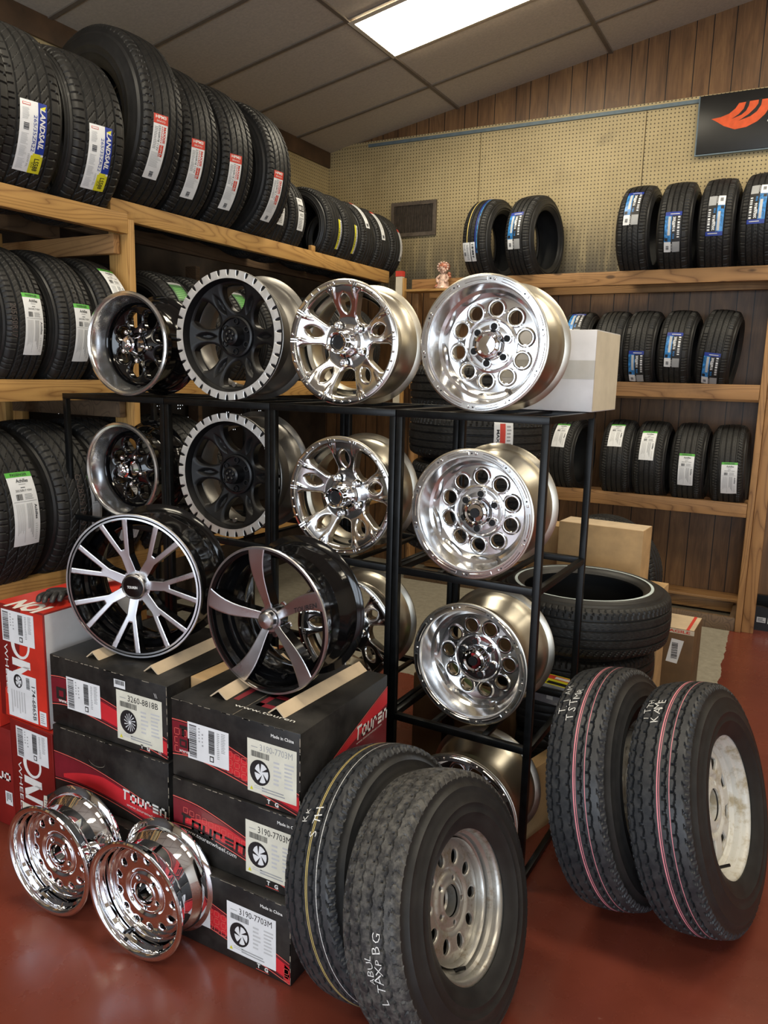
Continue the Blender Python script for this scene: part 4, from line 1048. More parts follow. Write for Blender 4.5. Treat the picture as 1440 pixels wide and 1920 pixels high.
TDw = tire_mesh('tire_trailer_worn', .317, .185, .172, pat_worn, 540, 104, 'rub_worn', 'rub_side', wt=.84)
TE = tire_mesh('tire_trailer_large', .358, .205, .200, pat_trailer, 560, 110, 'rub_dull', 'rub_side', stripes=((-.16, -.14, 'pink'), (-.10, -.08, 'pink'), (-.47, -.45, 'pink')), wt=.84)
G = 'trailer wheels leaning on the floor'
d1 = mounted((-.783, 1.622, .337), 84, 18, .178, TD, wheel_modular(.178, .12, 'steel_dirty', 10, .055, .58, .035, ph=18), 'unworn trailer wheel with yellow tread lines leaning against the cartons', G)
d2 = mounted((-.595, 1.577, .337), 85, 18, .178, TDw, wheel_modular(.184, .12, 'steel_dirty', 10, .070, .55, .058, rf=.78, ph=18, bore=.20, oval=1.35), 'worn grey trailer wheel with dirty silver ten-hole rim, nearest on the floor', G)
e1 = mounted((-.316, 2.300, .378), 83, 15, .212, TE, wheel_modular(.212, .13, 'white_steel', 8, .05, .55, .035), 'trailer wheel with pink tread lines leaning against the right end of the rack', G)
e2 = mounted((-.078, 2.310, .378), 80, 16, .212, TE, wheel_modular(.212, .13, 'white_steel', 8, .05, .56, .052, tri=8, rf=.76, ph=12, bore=.22), 'trailer wheel with stained white rim and pink tread lines at far right', G)
def crayon(T, parent, marks):
    """hand-chalked letters on the tread, each a little crooked"""
    t = [c for c in parent.children if c.name.startswith('tire')][0]; rr = random.Random(5)
    for (y, top, s, h) in marks:
        mb = MB(); k = 0
        for ch in s:
            c = Canvas(mb, wrap_fn(T, 0, 0, lift=.0010)); hh = h * (.8 + .35 * rr.random())
            if ch != ' ': c.text(ch, y + .006 * (rr.random() - .5), T['R'] * R2D(top) - k, hh, 'chalk', -PI / 2 + .35 * (rr.random() - .5), 1, bold=-.012, sx=1.15)
            k += h * (.95 + .25 * rr.random())
        mb.build('crayon_mark', t)
crayon(TDw, d2, [(-.035, 188, 'LTAXPBG', .020), (-.025, 224, 'IHTAN', .019), (-.012, 180, 'ABUL', .016)])
crayon(TD, d1, [(-.025, 140, 'STH', .022), (.02, 134, 'KK', .018)])
crayon(TE, e1, [(.008, 128, 'TSTMR', .024), (.042, 124, 'T.IAM', .022)])
crayon(TE, e2, [(.008, 120, 'KAME', .024), (.042, 118, 'ITTH', .020)])

# ------------------------------------------------------------------ tyres on the shelves
A_ = tire_mesh('tire_low_profile', .360, .268, .285, pat_sport, 460, 84)
B_ = tire_mesh('tire_highway', .398, .240, .245, pat_highway, 480, 84)
B0 = tire_mesh('tire_highway_tall', .425, .25, .24, pat_highway, 520, 84)
CS = tire_mesh('tire_little', .264, .195, .17, pat_highway, 360, 66)
C_ = tire_mesh('tire_small', .318, .205, .205, pat_highway, 400, 72)
D_ = tire_mesh('tire_touring', .318, .205, .22, pat_chevron, 440, 80)
E_ = tire_mesh('tire_sport_suv', .365, .262, .245, pat_sport, 440, 80)
F_ = tire_mesh('tire_compact', .300, .205, .195, pat_chevron, 380, 66)
G_ = tire_mesh('tire_mini', .262, .205, .18, pat_chevron, 340, 60)
H_ = tire_mesh('tire_mid', .270, .205, .19, pat_highway, 340, 60)
def LY(T, y, z, label, x=-3.038, yaw=0, lean=0, half=.215, group=None, dz=0):
    zz = z + math.sqrt(max(.01, T['R'] ** 2 - half ** 2)) + .004 + dz
    return tire(T, (x, y, zz), yaw, label, lean, group)
g1 = 'tires on the top shelf of the left wall'
def S(o, T, kind, w, h, yc, top): sticker(o, T, kind, w, h, yc, top)
o = LY(A_, 1.90, Z1, 'low-profile tire cut by the left picture edge on the top shelf', group=g1)
o = LY(A_, 2.17, Z1, 'low-profile tire with blue and yellow label, left one of the pair on the top shelf', group=g1, yaw=-9); S(o, A_, st_landsail, .105, .26, -.005, 0)
o = LY(A_, 2.49, Z1, 'low-profile tire with blue and yellow label, right one of the pair on the top shelf', group=g1, yaw=-9); S(o, A_, st_landsail, .105, .26, -.005, 0)
lb = ['big highway tire with red-topped label, sidewall showing, first and tallest of four', 'highway tire with red-topped label, second of the four behind the tallest', 'highway tire with red-topped label, third of the four behind the tallest', 'highway tire with red-topped label, fourth of the row, just before the smaller tires']
for k, (y, x, dz) in enumerate(((2.835, -3.08, 0), (3.12, -3.08, 0), (3.40, -3.08, 0), (3.70, -3.08, 0))):
    TT = B0 if k == 0 else B_
    o = LY(TT, y, ZT, lb[k], x=x, group=g1, half=.21, dz=dz, yaw=(-7, -9, -9, -1)[k]); S(o, TT, st_maxx, .075, .28, -.03, -2)
lb = ['smaller top-shelf tire with white label, nearer one of two', 'smaller top-shelf tire with white label, farther one of two']
for k, y in enumerate((3.845, 4.045)):
    o = LY(CS, y, ZT, lb[k], x=-3.068, group=g1, half=.20); S(o, CS, st_white, .062, .19, .01, 22)
lb = ['tire with narrow yellow label and open dark centre on the top shelf', 'tire with narrow yellow label pressed between its neighbours on the top shelf']
for k, y in enumerate((4.46, 4.665)):
    o = LY(CS, y, ZT, lb[k], x=-3.068, group=g1, half=.20); S(o, CS, st_yellow, .045, .19, .045, 12)
lb = ['top-shelf tire with long red-tipped white strip, first of the last three', 'top-shelf tire with long red-tipped white strip, second of the last three', 'last top-shelf tire next to the wall vent with red and white strip']
for k, (y, tp) in enumerate(((4.90, 66), (5.115, 56), (5.33, 32))):
    o = LY(CS, y, ZT + (.0 if k < 2 else 0), lb[k], x=-3.068, group=g1, half=.20); S(o, CS, st_strip, .045, .24, -.02 if k < 2 else .05, tp)
g2 = 'tires on the middle shelf of the left wall'
for k, (y, tp, lbl) in enumerate(((1.83, 0, 'middle-shelf tire of the left wall mostly cut by the picture edge'), (2.075, 20, 'middle-shelf tire with green-topped label at the left picture edge'), (2.315, 16, 'middle-shelf tire with green-topped label beside the deep-lip wheel'), (2.56, 60, 'middle-shelf tire with its white label turned upward behind the deep-lip wheel'))):
    o = LY(D_, y, Z2, lbl, x=-3.045, group=g2, half=.225, yaw=(0, 0, 0, -3)[k])
    if k in (1, 2): S(o, D_, st_ach, .085, .245, .02, tp)
    if k == 3: S(o, D_, st_ach, .085, .25, .03, 56)
    if k == 1: relief_text(o, D_, '205/50R17', -.075, 12, .022)
for k, y in enumerate((3.0, 3.24, 3.48, 3.74, 4.4, 4.64, 4.88)):
    o = LY(D_, y, Z2, ('shadowed middle-shelf tire with green label behind the notched-ring wheel', 'shadowed middle-shelf tire with green label, second behind the notched-ring wheel', 'shadowed middle-shelf tire with green label, third behind the notched-ring wheel', 'shadowed middle-shelf tire in the dark bay behind the five-spoke wheel')[min(k, 3)], x=-3.045, group=g2, half=.225)
    if k < 3: S(o, D_, st_green, .09, .12, .0, 52)
g3 = 'tires on the bottom shelf of the left wall'
for k, (y, lbl) in enumerate(((1.68, 'bottom-shelf tire of the left wall outside the picture edge'), (1.955, 'wide bottom-shelf tire with large white label at the left picture edge'), (2.24, 'wide bottom-shelf tire with raised size digits beside the rack'), (2.52, 'wide bottom-shelf tire seen through the left end of the rack'), (2.80, 'dark bottom-shelf tire deep behind the left rack'), (3.08, 'dark bottom-shelf tire behind the notched-ring wheel'))):
    if k == 0: continue
    o = LY(E_, y, Z3, lbl, x=-3.03, group=g3, half=.235)
    if k == 1: S(o, E_, st_ach, .115, .30, .01, 30)
    if k == 2: relief_text(o, E_, 'G-285/51R19 T2', -.02, 24, .030); S(o, E_, st_ach, .085, .30, .085, 22)
    if k == 3: S(o, E_, st_ach, .115, .30, .0, 16)
def BX(T, x, z, label, yaw=-90, lean=0, half=.155, y=YS + .168, group=None, dz=0):
    zz = z + math.sqrt(T['R'] ** 2 - half ** 2) - .008 + dz
    return tire(T, (x, y, zz), yaw, label, lean, group)
g4 = 'tires on the top shelf of the back wall'
o = BX(F_, -2.12, ZB[0], 'back-shelf tire with yellow and blue tread lines and split white label', yaw=-97, group=g4); S(o, F_, st_pair, .10, .13, -.03, -6)
mb = MB(); c = Canvas(mb, wrap_fn(F_, 0, 0, lift=.0005), sub=.015)
for y, m in ((-.045, 'goldline'), (.018, 'blue'), (.030, 'sky_ink')): c.rect(y, R2D(-20) * .3, y + .006, R2D(95) * .3, m)
mb.build('tread_lines', o)
o = BX(F_, -1.80, ZB[0], 'back-shelf tire with blue label and visible open centre, next to the yellow-lined tire', yaw=-99, group=g4); S(o, F_, st_blue, .095, .25, -.01, 30)
for k, (x, lbl) in enumerate(((-1.075, 'back-shelf tire with blue label high on its tread, first of the right-hand four'), (-.835, 'back-shelf tire with blue label low on its tread, second of the right-hand four'), (-.595, 'back-shelf tire with upside-down blue label, third of the right-hand four'), (-.352, 'back-shelf tire with upside-down blue label under the sign, fourth of the right-hand four'))):
    o = BX(F_, x, ZB[0], lbl, yaw=-90 + (-3, 0, 0, -4)[k], lean=(0, 0, 0, 0)[k], group=g4, dz=(0, 0, 0, .012)[k])
    if k < 2: S(o, F_, st_blue, .095, .24, .0, (48, 14)[k])
    else:
        mb = MB(); base = wrap_fn(F_, .045, R2D((30, 38)[k - 2]), lift=.0015)
        Canvas(mb, (lambda bf: (lambda u, v, l: bf(-u, -v, l)))(base), sub=.012); c = Canvas(mb, (lambda bf: (lambda u, v, l: bf(-u, -v, l)))(base), sub=.012); st_blue(c, .095, .24); mb.build('sticker', o)
for k, x in enumerate((-.11, .13)): BX(F_, x, ZB[0], 'back-shelf tire under the sign, beyond the right picture edge', group=g4)
g5 = 'tires on the second shelf of the back wall'
for k, (x, lbl, tp) in enumerate(((-1.42, 'second-shelf tire with shiny blue label peeking over the white carton', 66), (-1.185, 'plain second-shelf tire peeking over the white carton', None), (-.990, 'second-shelf tire just right of the white carton, blue label at its foot', -2), (-.768, 'second-shelf tire with blue label at mid height', 24), (-.530, 'tilted second-shelf tire at the right end with blue label at its foot', -4))):
    o = BX(G_ if k < 2 else G_, x, ZB[1], lbl, yaw=-92, lean=(0, 0, 1, 2, 6)[k], group=g5, half=.15)
    if tp is not None: S(o, G_, st_blue, .095, .22, .0, tp)
g6 = 'tires on the third shelf of the back wall'
for k, (x, lbl, tp) in enumerate(((-1.45, 'third-shelf tire with white label seen between the rack posts', 46), (-1.095, 'third-shelf tire with creamy torn label, just right of the rack', 52), (-.875, 'third-shelf tire with long pale green-edged label, second right of the rack', 40), (-.635, 'third-shelf tire with torn label bordered green, third right of the rack', 8), (-.395, 'last third-shelf tire with crisp green-topped label', 0))):
    o = BX(H_, x, ZB[2], lbl, yaw=(-96, -88, -90, -90, -90)[k], lean=(0, 0, 0, 0, -2)[k], group=g6, half=.15)
    S(o, H_, st_ach, .092, .19 if k < 2 else .21, (.0, -.01, -.01, 0, .015)[k], tp + 10)

# ------------------------------------------------------------------ lying tyres behind the rack
def FL(T, x, y, zb, label, group=None, rot=0, tl=0):
    o = bpy.data.objects.new('tire', T['me']); COL.objects.link(o)
    # axis upright: local -Y (outer face) turns up
    Mx = Matrix.Translation((x, y, zb + T['W'] * .5)) @ Matrix.Rotation(R2D(rot), 4, 'Z') @ Matrix.Rotation(R2D(-90 + tl), 4, 'X') @ Matrix.Translation((0, 0, -T['R']))
    o.matrix_world = Mx; return tag(o, label, 'tire', group)
WW = tire_mesh('tire_whitewall', .348, .222, .235, pat_highway, 420, 76, ww=(.262, .276)); g7 = 'tires lying in a stack behind the right rack'
FL(WW, -.725, 3.07, .560, 'whitewall tire lying on top of the stack behind the right rack', g7)
FL(C_, -.745, 3.09, .352, 'tire lying second in the stack, directly under the whitewall tire', g7, 40)
FL(C_, -.735, 3.08, .144, 'tire lying third in the stack below the whitewall tire, mostly hidden', g7, 90)
g8 = 'tires lying in the tall stack behind the ten-hole wheels'
ls = ['tire with red and white label lying just under rack-top level behind the ten-hole wheel', 'tire lying in the tall stack behind the middle ten-hole wheel', 'tire low in the tall stack behind the rack', 'tire at the foot of the tall stack behind the rack']
SX, SY = -1.30, 3.30
for k, z in enumerate((1.235, 1.025, .815)):
    o = FL(C_, SX + (.0, .015, -.01)[k], SY, z, ls[k], g8, 25 * k)
    if k == 0:
        mb = MB(); base = wrap_fn(C_, -.09, 0, lift=.0015)
        th = R2D(303)
        fn = lambda u, v, l: Vector(((crown_r(.318, C_['Wt'], .085 - v) + .0015 + .0004 * l) * math.cos(th + u / .318), .085 - v, (crown_r(.318, C_['Wt'], .085 - v) + .0015 + .0004 * l) * math.sin(th + u / .318) + .318))
        c = Canvas(mb, fn, sub=.012); c.rect(0, 0, .085, .17, 'paper', 0); c.rect(.026, .015, .05, .155, 'redtag'); c.lines(.056, .02, .078, .15, 9, 'gray', seed=2); c.text('MAXXIS', .012, .13, .012, 'ink', -PI / 2, 2, fit=.09, bold=.03); mb.build('sticker', o)
o = FL(C_, SX, SY, 1.445, 'tire lying above rack-top level behind the ten-hole wheel', g8, 60)
# ------------------------------------------------------------------ cartons
def carton(name, loc, dims, label, mat='box_black', yaw=0, group=None, side=None, top=None, cat='box'):
    """box whose origin is its front-left bottom corner; front faces -Y"""
    w, d, h = dims; T = Matrix.Translation(loc) @ Matrix.Rotation(R2D(yaw), 4, 'Z')
    b = MB(); b.box((0, 0, 0), (w, d, h), mat, bev=.003)
    if side:
        b.add([(w + .0004, .004, .004), (w + .0004, d - .004, .004), (w + .0004, d - .004, h - .004), (w + .0004, .004, h - .004)], [(0, 1, 2, 3)], side)
    if top: b.add([(.004, .004, h + .0004), (w - .004, .004, h + .0004), (w - .004, d - .004, h + .0004), (.004, d - .004, h + .0004)], [(0, 1, 2, 3)], top)
    b._d = dims
    return b, T, tag, (name, label, cat, group)
def finish(bt, lab=()):
    b, T, _, (name, label, cat, group) = bt; o = b.build(name); o.matrix_world = T; tag(o, label, cat, group)
    for nm, fn, lbl in lab:
        mb = MB(); fn(mb); q = mb.build(nm, o)
        if lbl: q['label'] = lbl
    return o
def front(mb, w, d, h): return Canvas(mb, flat_fn((0, 0, 0), (1, 0, 0), (0, 0, 1)))
def right(mb, w, d, h): return Canvas(mb, flat_fn((w, 0, 0), (0, 1, 0), (0, 0, 1)))
def topc(mb, w, d, h): return Canvas(mb, flat_fn((0, 0, h), (1, 0, 0), (0, 1, 0)))
def swoosh(c, u0, u1, ya, yb, tha, thb, pk=.35, lines=True):
    """curved red band across a carton face"""
    n = 24; T_, B_2 = [], []
    for i in range(n + 1):
        s = i / n; u = u0 + (u1 - u0) * s; hump = math.sin(PI * min(1, max(0, (s / pk) / 2 if s < pk else .5 + (s - pk) / (1 - pk) / 2)))
        y = ya + (yb - ya) * s + .02 * hump; t = tha + (thb - tha) * s
        T_.append((u, y + t)); B_2.append((u, y))
    m = n // 2
    c.band(T_, B_2, 'darkred', 1)
    mid = [(u, y * .9 + yy * .1) for (u, y), (_, yy) in zip(T_, B_2)]; 
    lo = [(u, y + .006) for u, y in B_2]; mid = [(u, yl + (y - yl) * min(1, i / (n * .45))) for i, ((u, y), (_, yl)) in enumerate(zip(mid, lo))]
    c.band(mid[2:], lo[2:], 'red', 2)
    if lines:
        c.band([(u, y + .006) for u, y in T_], [(u, y + .003) for u, y in T_], 'redline', 2)
        c.band([(u, y - .004) for u, y in B_2], [(u, y - .007) for u, y in B_2], 'redline', 2)
    return T_, B_2
def squares(c, u0, v0, cols, rows, s, mat='redline', lay=3, drop=0):
    for i in range(cols):
        for j in range(rows):
            u = u0 + i * s * 1.35; v = v0 + j * s * 1.3 - drop * i
            t = s * .10
            c.rect(u, v, u + s, v + t, mat, lay); c.rect(u, v + s - t, u + s, v + s, mat, lay); c.rect(u, v, u + t, v + s, mat, lay); c.rect(u + s - t, v, u + s, v + s, mat, lay)
def edges(b, w, d, h):
    c = Canvas(b, flat_fn((0, 0, 0), (1, 0, 0), (0, 0, 1))); rr = random.Random(int(w * 1e4 + h * 1e5))
    for k in range(16):
        u = rr.random() * w * .95; c.rect(u, h - .0035, u + .01 + .02 * rr.random(), h - .0012 - .001 * rr.random(), 'box_edge', 1)
    for k in range(9):
        v = rr.random() * h * .9; c.rect(w - .003, v, w - .0008, v + .012 + .02 * rr.random(), 'box_edge', 1)
def ship_label(c, u, v, w, h):
    c.rect(u, v, u + w, v + h, 'paper', 4)
    c.bars(u + w * .04, v + h * .06, u + w * .22, v + h * .94, 26, 'ink', False, 5)
    c.lines(u + w * .27, v + h * .5, u + w * .31, v + h * .93, 5, 'gray', lay=5); c.lines(u + w * .35, v + h * .4, u + w * .39, v + h * .8, 4, 'gray', lay=5)
    c.rect(u + w * .52, v + h * .30, u + w * .66, v + h * .92, 'gray', 5); c.bars(u + w * .52, v + h * .3, u + w * .66, v + h * .92, 22, 'ink', False, 6, 9)
    c.rect(u + w * .54, v + h * .08, u + w * .64, v + h * .24, 'ink', 5); c.rect(u + w * .56, v + h * .11, u + w * .62, v + h * .21, 'paper', 6)
    c.lines(u + w * .72, v + h * .2, u + w * .78, v + h * .92, 14, 'gray', lay=5, seed=4); c.lines(u + w * .82, v + h * .4, u + w * .92, v + h * .94, 12, 'gray', lay=5, seed=7)
def wheel_icon(c, u, v, r, ns=5, tyre=True):
    n = 24
    def ring(cx, cy, ra, rb_, sx, mat, lay): c.band([(cx + ra * sx * math.cos(2 * PI * i / n), cy + ra * math.sin(2 * PI * i / n)) for i in range(n + 1)], [(cx + rb_ * sx * math.cos(2 * PI * i / n), cy + rb_ * math.sin(2 * PI * i / n)) for i in range(n + 1)], mat, lay)
    if tyre: c.poly([(u + r * .92 * math.cos(2 * PI * i / n), v + r * math.sin(2 * PI * i / n)) for i in range(n)], 'ink', 5)
    cx = u + r * .16; c.poly([(cx + r * .66 * math.cos(2 * PI * i / n), v + r * .8 * math.sin(2 * PI * i / n)) for i in range(n)], 'paper' if tyre else 'lgray', 6)
    ring(cx, v, r * .86, r * .76, .82, 'ink', 7)
    for k in range(ns):
        a = 2 * PI * k / ns + .5; ca, sa = math.cos(a), math.sin(a)
        c.poly([(cx + r * .78 * .82 * math.cos(a - .16), v + r * .78 * math.sin(a - .16)), (cx + r * .78 * .82 * math.cos(a + .16), v + r * .78 * math.sin(a + .16)), (cx + r * .12 * math.cos(a + 1), v + r * .12 * math.sin(a + 1))], 'ink', 7)
def part_label(c, u, v, w, h, num, paper='paper_cream', ns=5, tyre=True, ink='ink'):
    c.rect(u, v, u + w, v + h, paper, 4)
    c.text(num, u + w * .26, v + h * .82, h * .125, ink, 0, 5, fit=w * .66); c.lines(u + w * .08, v + h * .85, u + w * .22, v + h * .88, 1, 'gray', lay=5)
    c.bars(u + w * .08, v + h * .68, u + w * .45, v + h * .79, 30, 'ink', True, 5)
    wheel_icon(c, u + w * .26, v + h * .40, h * .24, ns, tyre)
    c.lines(u + w * .54, v + h * .24, u + w * .70, v + h * .72, 6, 'lgray', lay=5, seed=2); c.lines(u + w * .76, v + h * .24, u + w * .95, v + h * .74, 7, 'lgray', lay=5, seed=3)
    c.poly([(u + w * .05, v + h * .04), (u + w * .12, v + h * .04), (u + w * .085, v + h * .11)], 'yellow', 5)
    c.lines(u + w * .3, v + h * .05, u + w * .9, v + h * .15, 2, 'gray', lay=5, seed=5); c.lines(u + w * .14, v + h * .08, u + w * .42, v + h * .15, 2, 'lgray', lay=5)
def tg(c, u, v, s):
    c.text('T', u, v, s, 'white', 0, 4, bold=.04); c.text('G', u + s * 2.1, v - s * .15, s, 'white', 0, 4, bold=.04)
    c.rect(u - s * .3, v - s * .5, u + s * 3.3, v - s * .35, 'redline', 4)
def corner_ticks(c, pts):
    for u, v in pts:
        for k in range(2): c.poly([(u + .006 * k, v), (u + .006 * k + .002, v), (u + .006 * k - .004, v + .014), (u + .006 * k - .006, v + .014)], 'lgray', 3)
BW, BD = .437, .462
def tour_box(loc, label, dims, style, yaw=0, num='3190-7703M'):
    w, d, h = dims; bt = carton('wheel_carton', loc, dims, label, yaw=yaw, group='black printed wheel cartons'); b = bt[0]; c = front(b, *dims); edges(b, *dims)
    lab = []
    if style == 'a':
        swoosh(c, .002, w - .004, .070, .010, .095, .05, .25); squares(c, .01, .074, 3, 3, .020, drop=0); squares(c, .15, .070, 7, 3, .018, drop=.004)
        c.logo('T', .03, .108, .04, 'box_black', 0, 3); c.rect(.022, .085, .065, .125, 'darkred', 4); c.rect(.030, .093, .057, .117, 'box_black', 5); c.rect(.036, .099, .051, .111, 'darkred', 6)
        c.text('www.', .028, .078, .012, 'white', 0, 6); c.text('Made in China', w - .092, h - .030, .009, 'white', 0, 4, bold=.02); tg(c, w - .105, .012, .012)
        lab = [('shipping_label', lambda m: ship_label(front(m, *dims), .06, .068, .145, .108), None), ('part_label', lambda m: part_label(front(m, *dims), .268, .032, .158, .150, num, tyre=True, ink='gray' if loc[2] > .4 else 'ink'), None)]
        r = right(b, *dims); n = 20; T2 = [(d * i / n, .02 + .17 * (i / n) ** .8) for i in range(n + 1)]; r.band(T2, [(u, min(.012, v)) for u, v in T2], 'darkred', 1); r.band([(u, v) for u, v in T2[6:]], [(u, v - .05 * (u / d)) for u, v in T2[6:]], 'red', 2)
        r.band([(u, v + .005) for u, v in T2], [(u, v + .002) for u, v in T2], 'redline', 2); r.logo('TOUREN', d * .60, .095, .034, 'white', 0, 4, .12, .8); r.text('www.tourenwheel.com', d * .60, .083, .007, 'white', 0, 4, fit=.15)
        t = topc(b, *dims); t.logo('TO', .14, .08, .085, 'darkred', 0, 1, 0, .95); t.rect(w / 2 - .0006, 0, w / 2 + .0006, d, 'box_edge', 1); t.text('www.touren', .185, .045, .014, 'white', 0, 2, fit=.20)
    elif style == 'b':
        swoosh(c, .002, w - .004, .095, .020, .075, .045, .3); squares(c, .04, .112, 10, 2, .017, drop=.004); c.logo('TOUREN', .03, .095, .030, 'box_black', -.10, 4, 0, 1.15); c.text('www.tourenwheel.com', .04, .078, .013, 'white', -.12, 5, fit=.19)
        c.text('Made in C', w - .07, h - .030, .009, 'white', 0, 4, bold=.02); tg(c, w - .105, .014, .012)
        lab = [('part_label', lambda m: part_label(front(m, *dims), .262, .030, .160, .155, num), None)]
    elif style == 'c':
        swoosh(c, .002, w - .004, .080, .012, .085, .05, .25); squares(c, .15, .072, 6, 3, .018, drop=.004)
        c.text('Made in China', w - .098, h - .032, .009, 'white', 0, 4, bold=.02); tg(c, w - .11, .014, .012)
        lab = [('shipping_label', lambda m: ship_label(front(m, *dims), .05, .065, .135, .105), None), ('part_label', lambda m: part_label(front(m, *dims), .245, .028, .165, .150, num, 'paper'), None)]
        c.poly([(w - .02, .06), (w - .002, .05), (w - .002, .006), (w - .02, .016)], 'red', 2); squares(c, w - .022, .012, 1, 2, .016)
    elif style == 'd':
        swoosh(c, .002, w - .004, .070, .012, .085, .05, .2); c.rect(.025, .088, .07, .128, 'box_black', 3); c.rect(.038, .098, .058, .118, 'darkred', 4); c.text('www.', .035, .080, .012, 'white', 0, 4, bold=.02)
        corner_ticks(c, ((w - .045, h - .045), (w - .035, .012))); tg(c, w - .11, .014, .012)
        lab = [('shipping_label', lambda m: ship_label(front(m, *dims), .075, .065, .150, .108), None), ('part_label', lambda m: (part_label(front(m, *dims), .295, .022, .185, .158, num, 'paper_cream', 14), front(m, *dims).rect(.288, .186, .335, .212, 'paper', 6), front(m, *dims).bars(.293, .196, .330, .210, 14, 'ink', True, 7)), None)]
    elif style == 'e':
        swoosh(c, .002, w - .004, .055, .004, .085, .05, .4); T_, B2 = [(.0, .115), (w - .004, .045)], None
        c.logo('TOUREN', w - .190, .068, .028, 'white', -.06, 4, 0, .95, .9); c.text('www.tourenwheel.com', w - .175, .050, .010, 'white', -.08, 5, fit=.165)
        n = 16; arc = [(.20 + .035 * math.cos(PI + PI * i / n * 1.0) * 1, .158 + .016 * math.sin(PI + PI * i / n)) for i in range(n + 1)]
        c.band([(u, v + .0012) for u, v in arc], arc, 'box_edge', 2)
    return finish(bt, lab)
tour_box((-1.470, 1.500, .4675), 'black wheel carton on top of the right stack, under the swept-spoke wheel', (BW, BD, .2325), 'a')
tour_box((-1.466, 1.492, .2335), 'middle black wheel carton of the right stack with red band', (BW, BD, .233), 'b')
tour_box((-1.492, 1.462, 0), 'lowest black wheel carton of the right stack, resting on the floor', (BW + .02, BD, .2325), 'c')
tour_box((-2.030, 1.545, .4685), 'black wheel carton on top of the left stack, under the Y-spoke wheel', (.500, .46, .2315), 'd', num='3260-8818B')
tour_box((-2.022, 1.535, .2325), 'black wheel carton second in the left stack with white logo and hand slot', (.500, .46, .235), 'e')
tour_box((-2.03, 1.505, 0), 'lowest black carton of the left stack, behind the chrome wheels', (.515, .46, .2315), 'e0')
# angled cardboard edge strips that keep the wheels from rolling
def strip(x, y, z, ln, yaw, label, mat='card_pale', s=.042, group='cardboard edge strips under the wheels'):
    b = MB(); t = .004; k = s * .707
    pr = [(-k, 0), (0, k * .82), (k, 0), (k - t * 1.4, 0), (0, k * .82 - t * 1.4), (-k + t * 1.4, 0)]
    vs = [(a, 0, c) for a, c in pr] + [(a, ln, c) for a, c in pr]
    b.add(vs, [(0, 1, 7, 6), (1, 2, 8, 7), (2, 3, 9, 8), (3, 4, 10, 9), (4, 5, 11, 10), (5, 0, 6, 11), (0, 5, 4, 1), (1, 4, 3, 2), (6, 7, 10, 11), (7, 8, 9, 10)], mat)
    o = b.build('edge_strip'); o.matrix_world = Matrix.Translation((x, y, z)) @ Matrix.Rotation(R2D(yaw), 4, 'Z'); return tag(o, label, 'cardboard strip', group)
strip(-1.880, 1.585, .701, .22, 0, 'cardboard angle strip under the left side of the Y-spoke wheel')
strip(-1.642, 1.595, .701, .36, 2, 'cardboard angle strip under the right side of the Y-spoke wheel')
strip(-1.352, 1.560, .701, .33, 3, 'cardboard angle strip under the left side of the swept-spoke wheel')
strip(-1.150, 1.555, .701, .40, -3, 'long cardboard angle strip under the right side of the swept-spoke wheel')
b = MB(); b.box((0, 0, 0), (.06, .34, .045), 'card', bev=.003); o = b.build('cardboard_block'); o.matrix_world = Matrix.Translation((-1.527, 1.64, .7015)) @ Matrix.Rotation(R2D(-2), 4, 'Z'); o.location.z = .655
tag(o, 'tan folded cardboard piece wedged between the two carton stacks', 'cardboard strip')
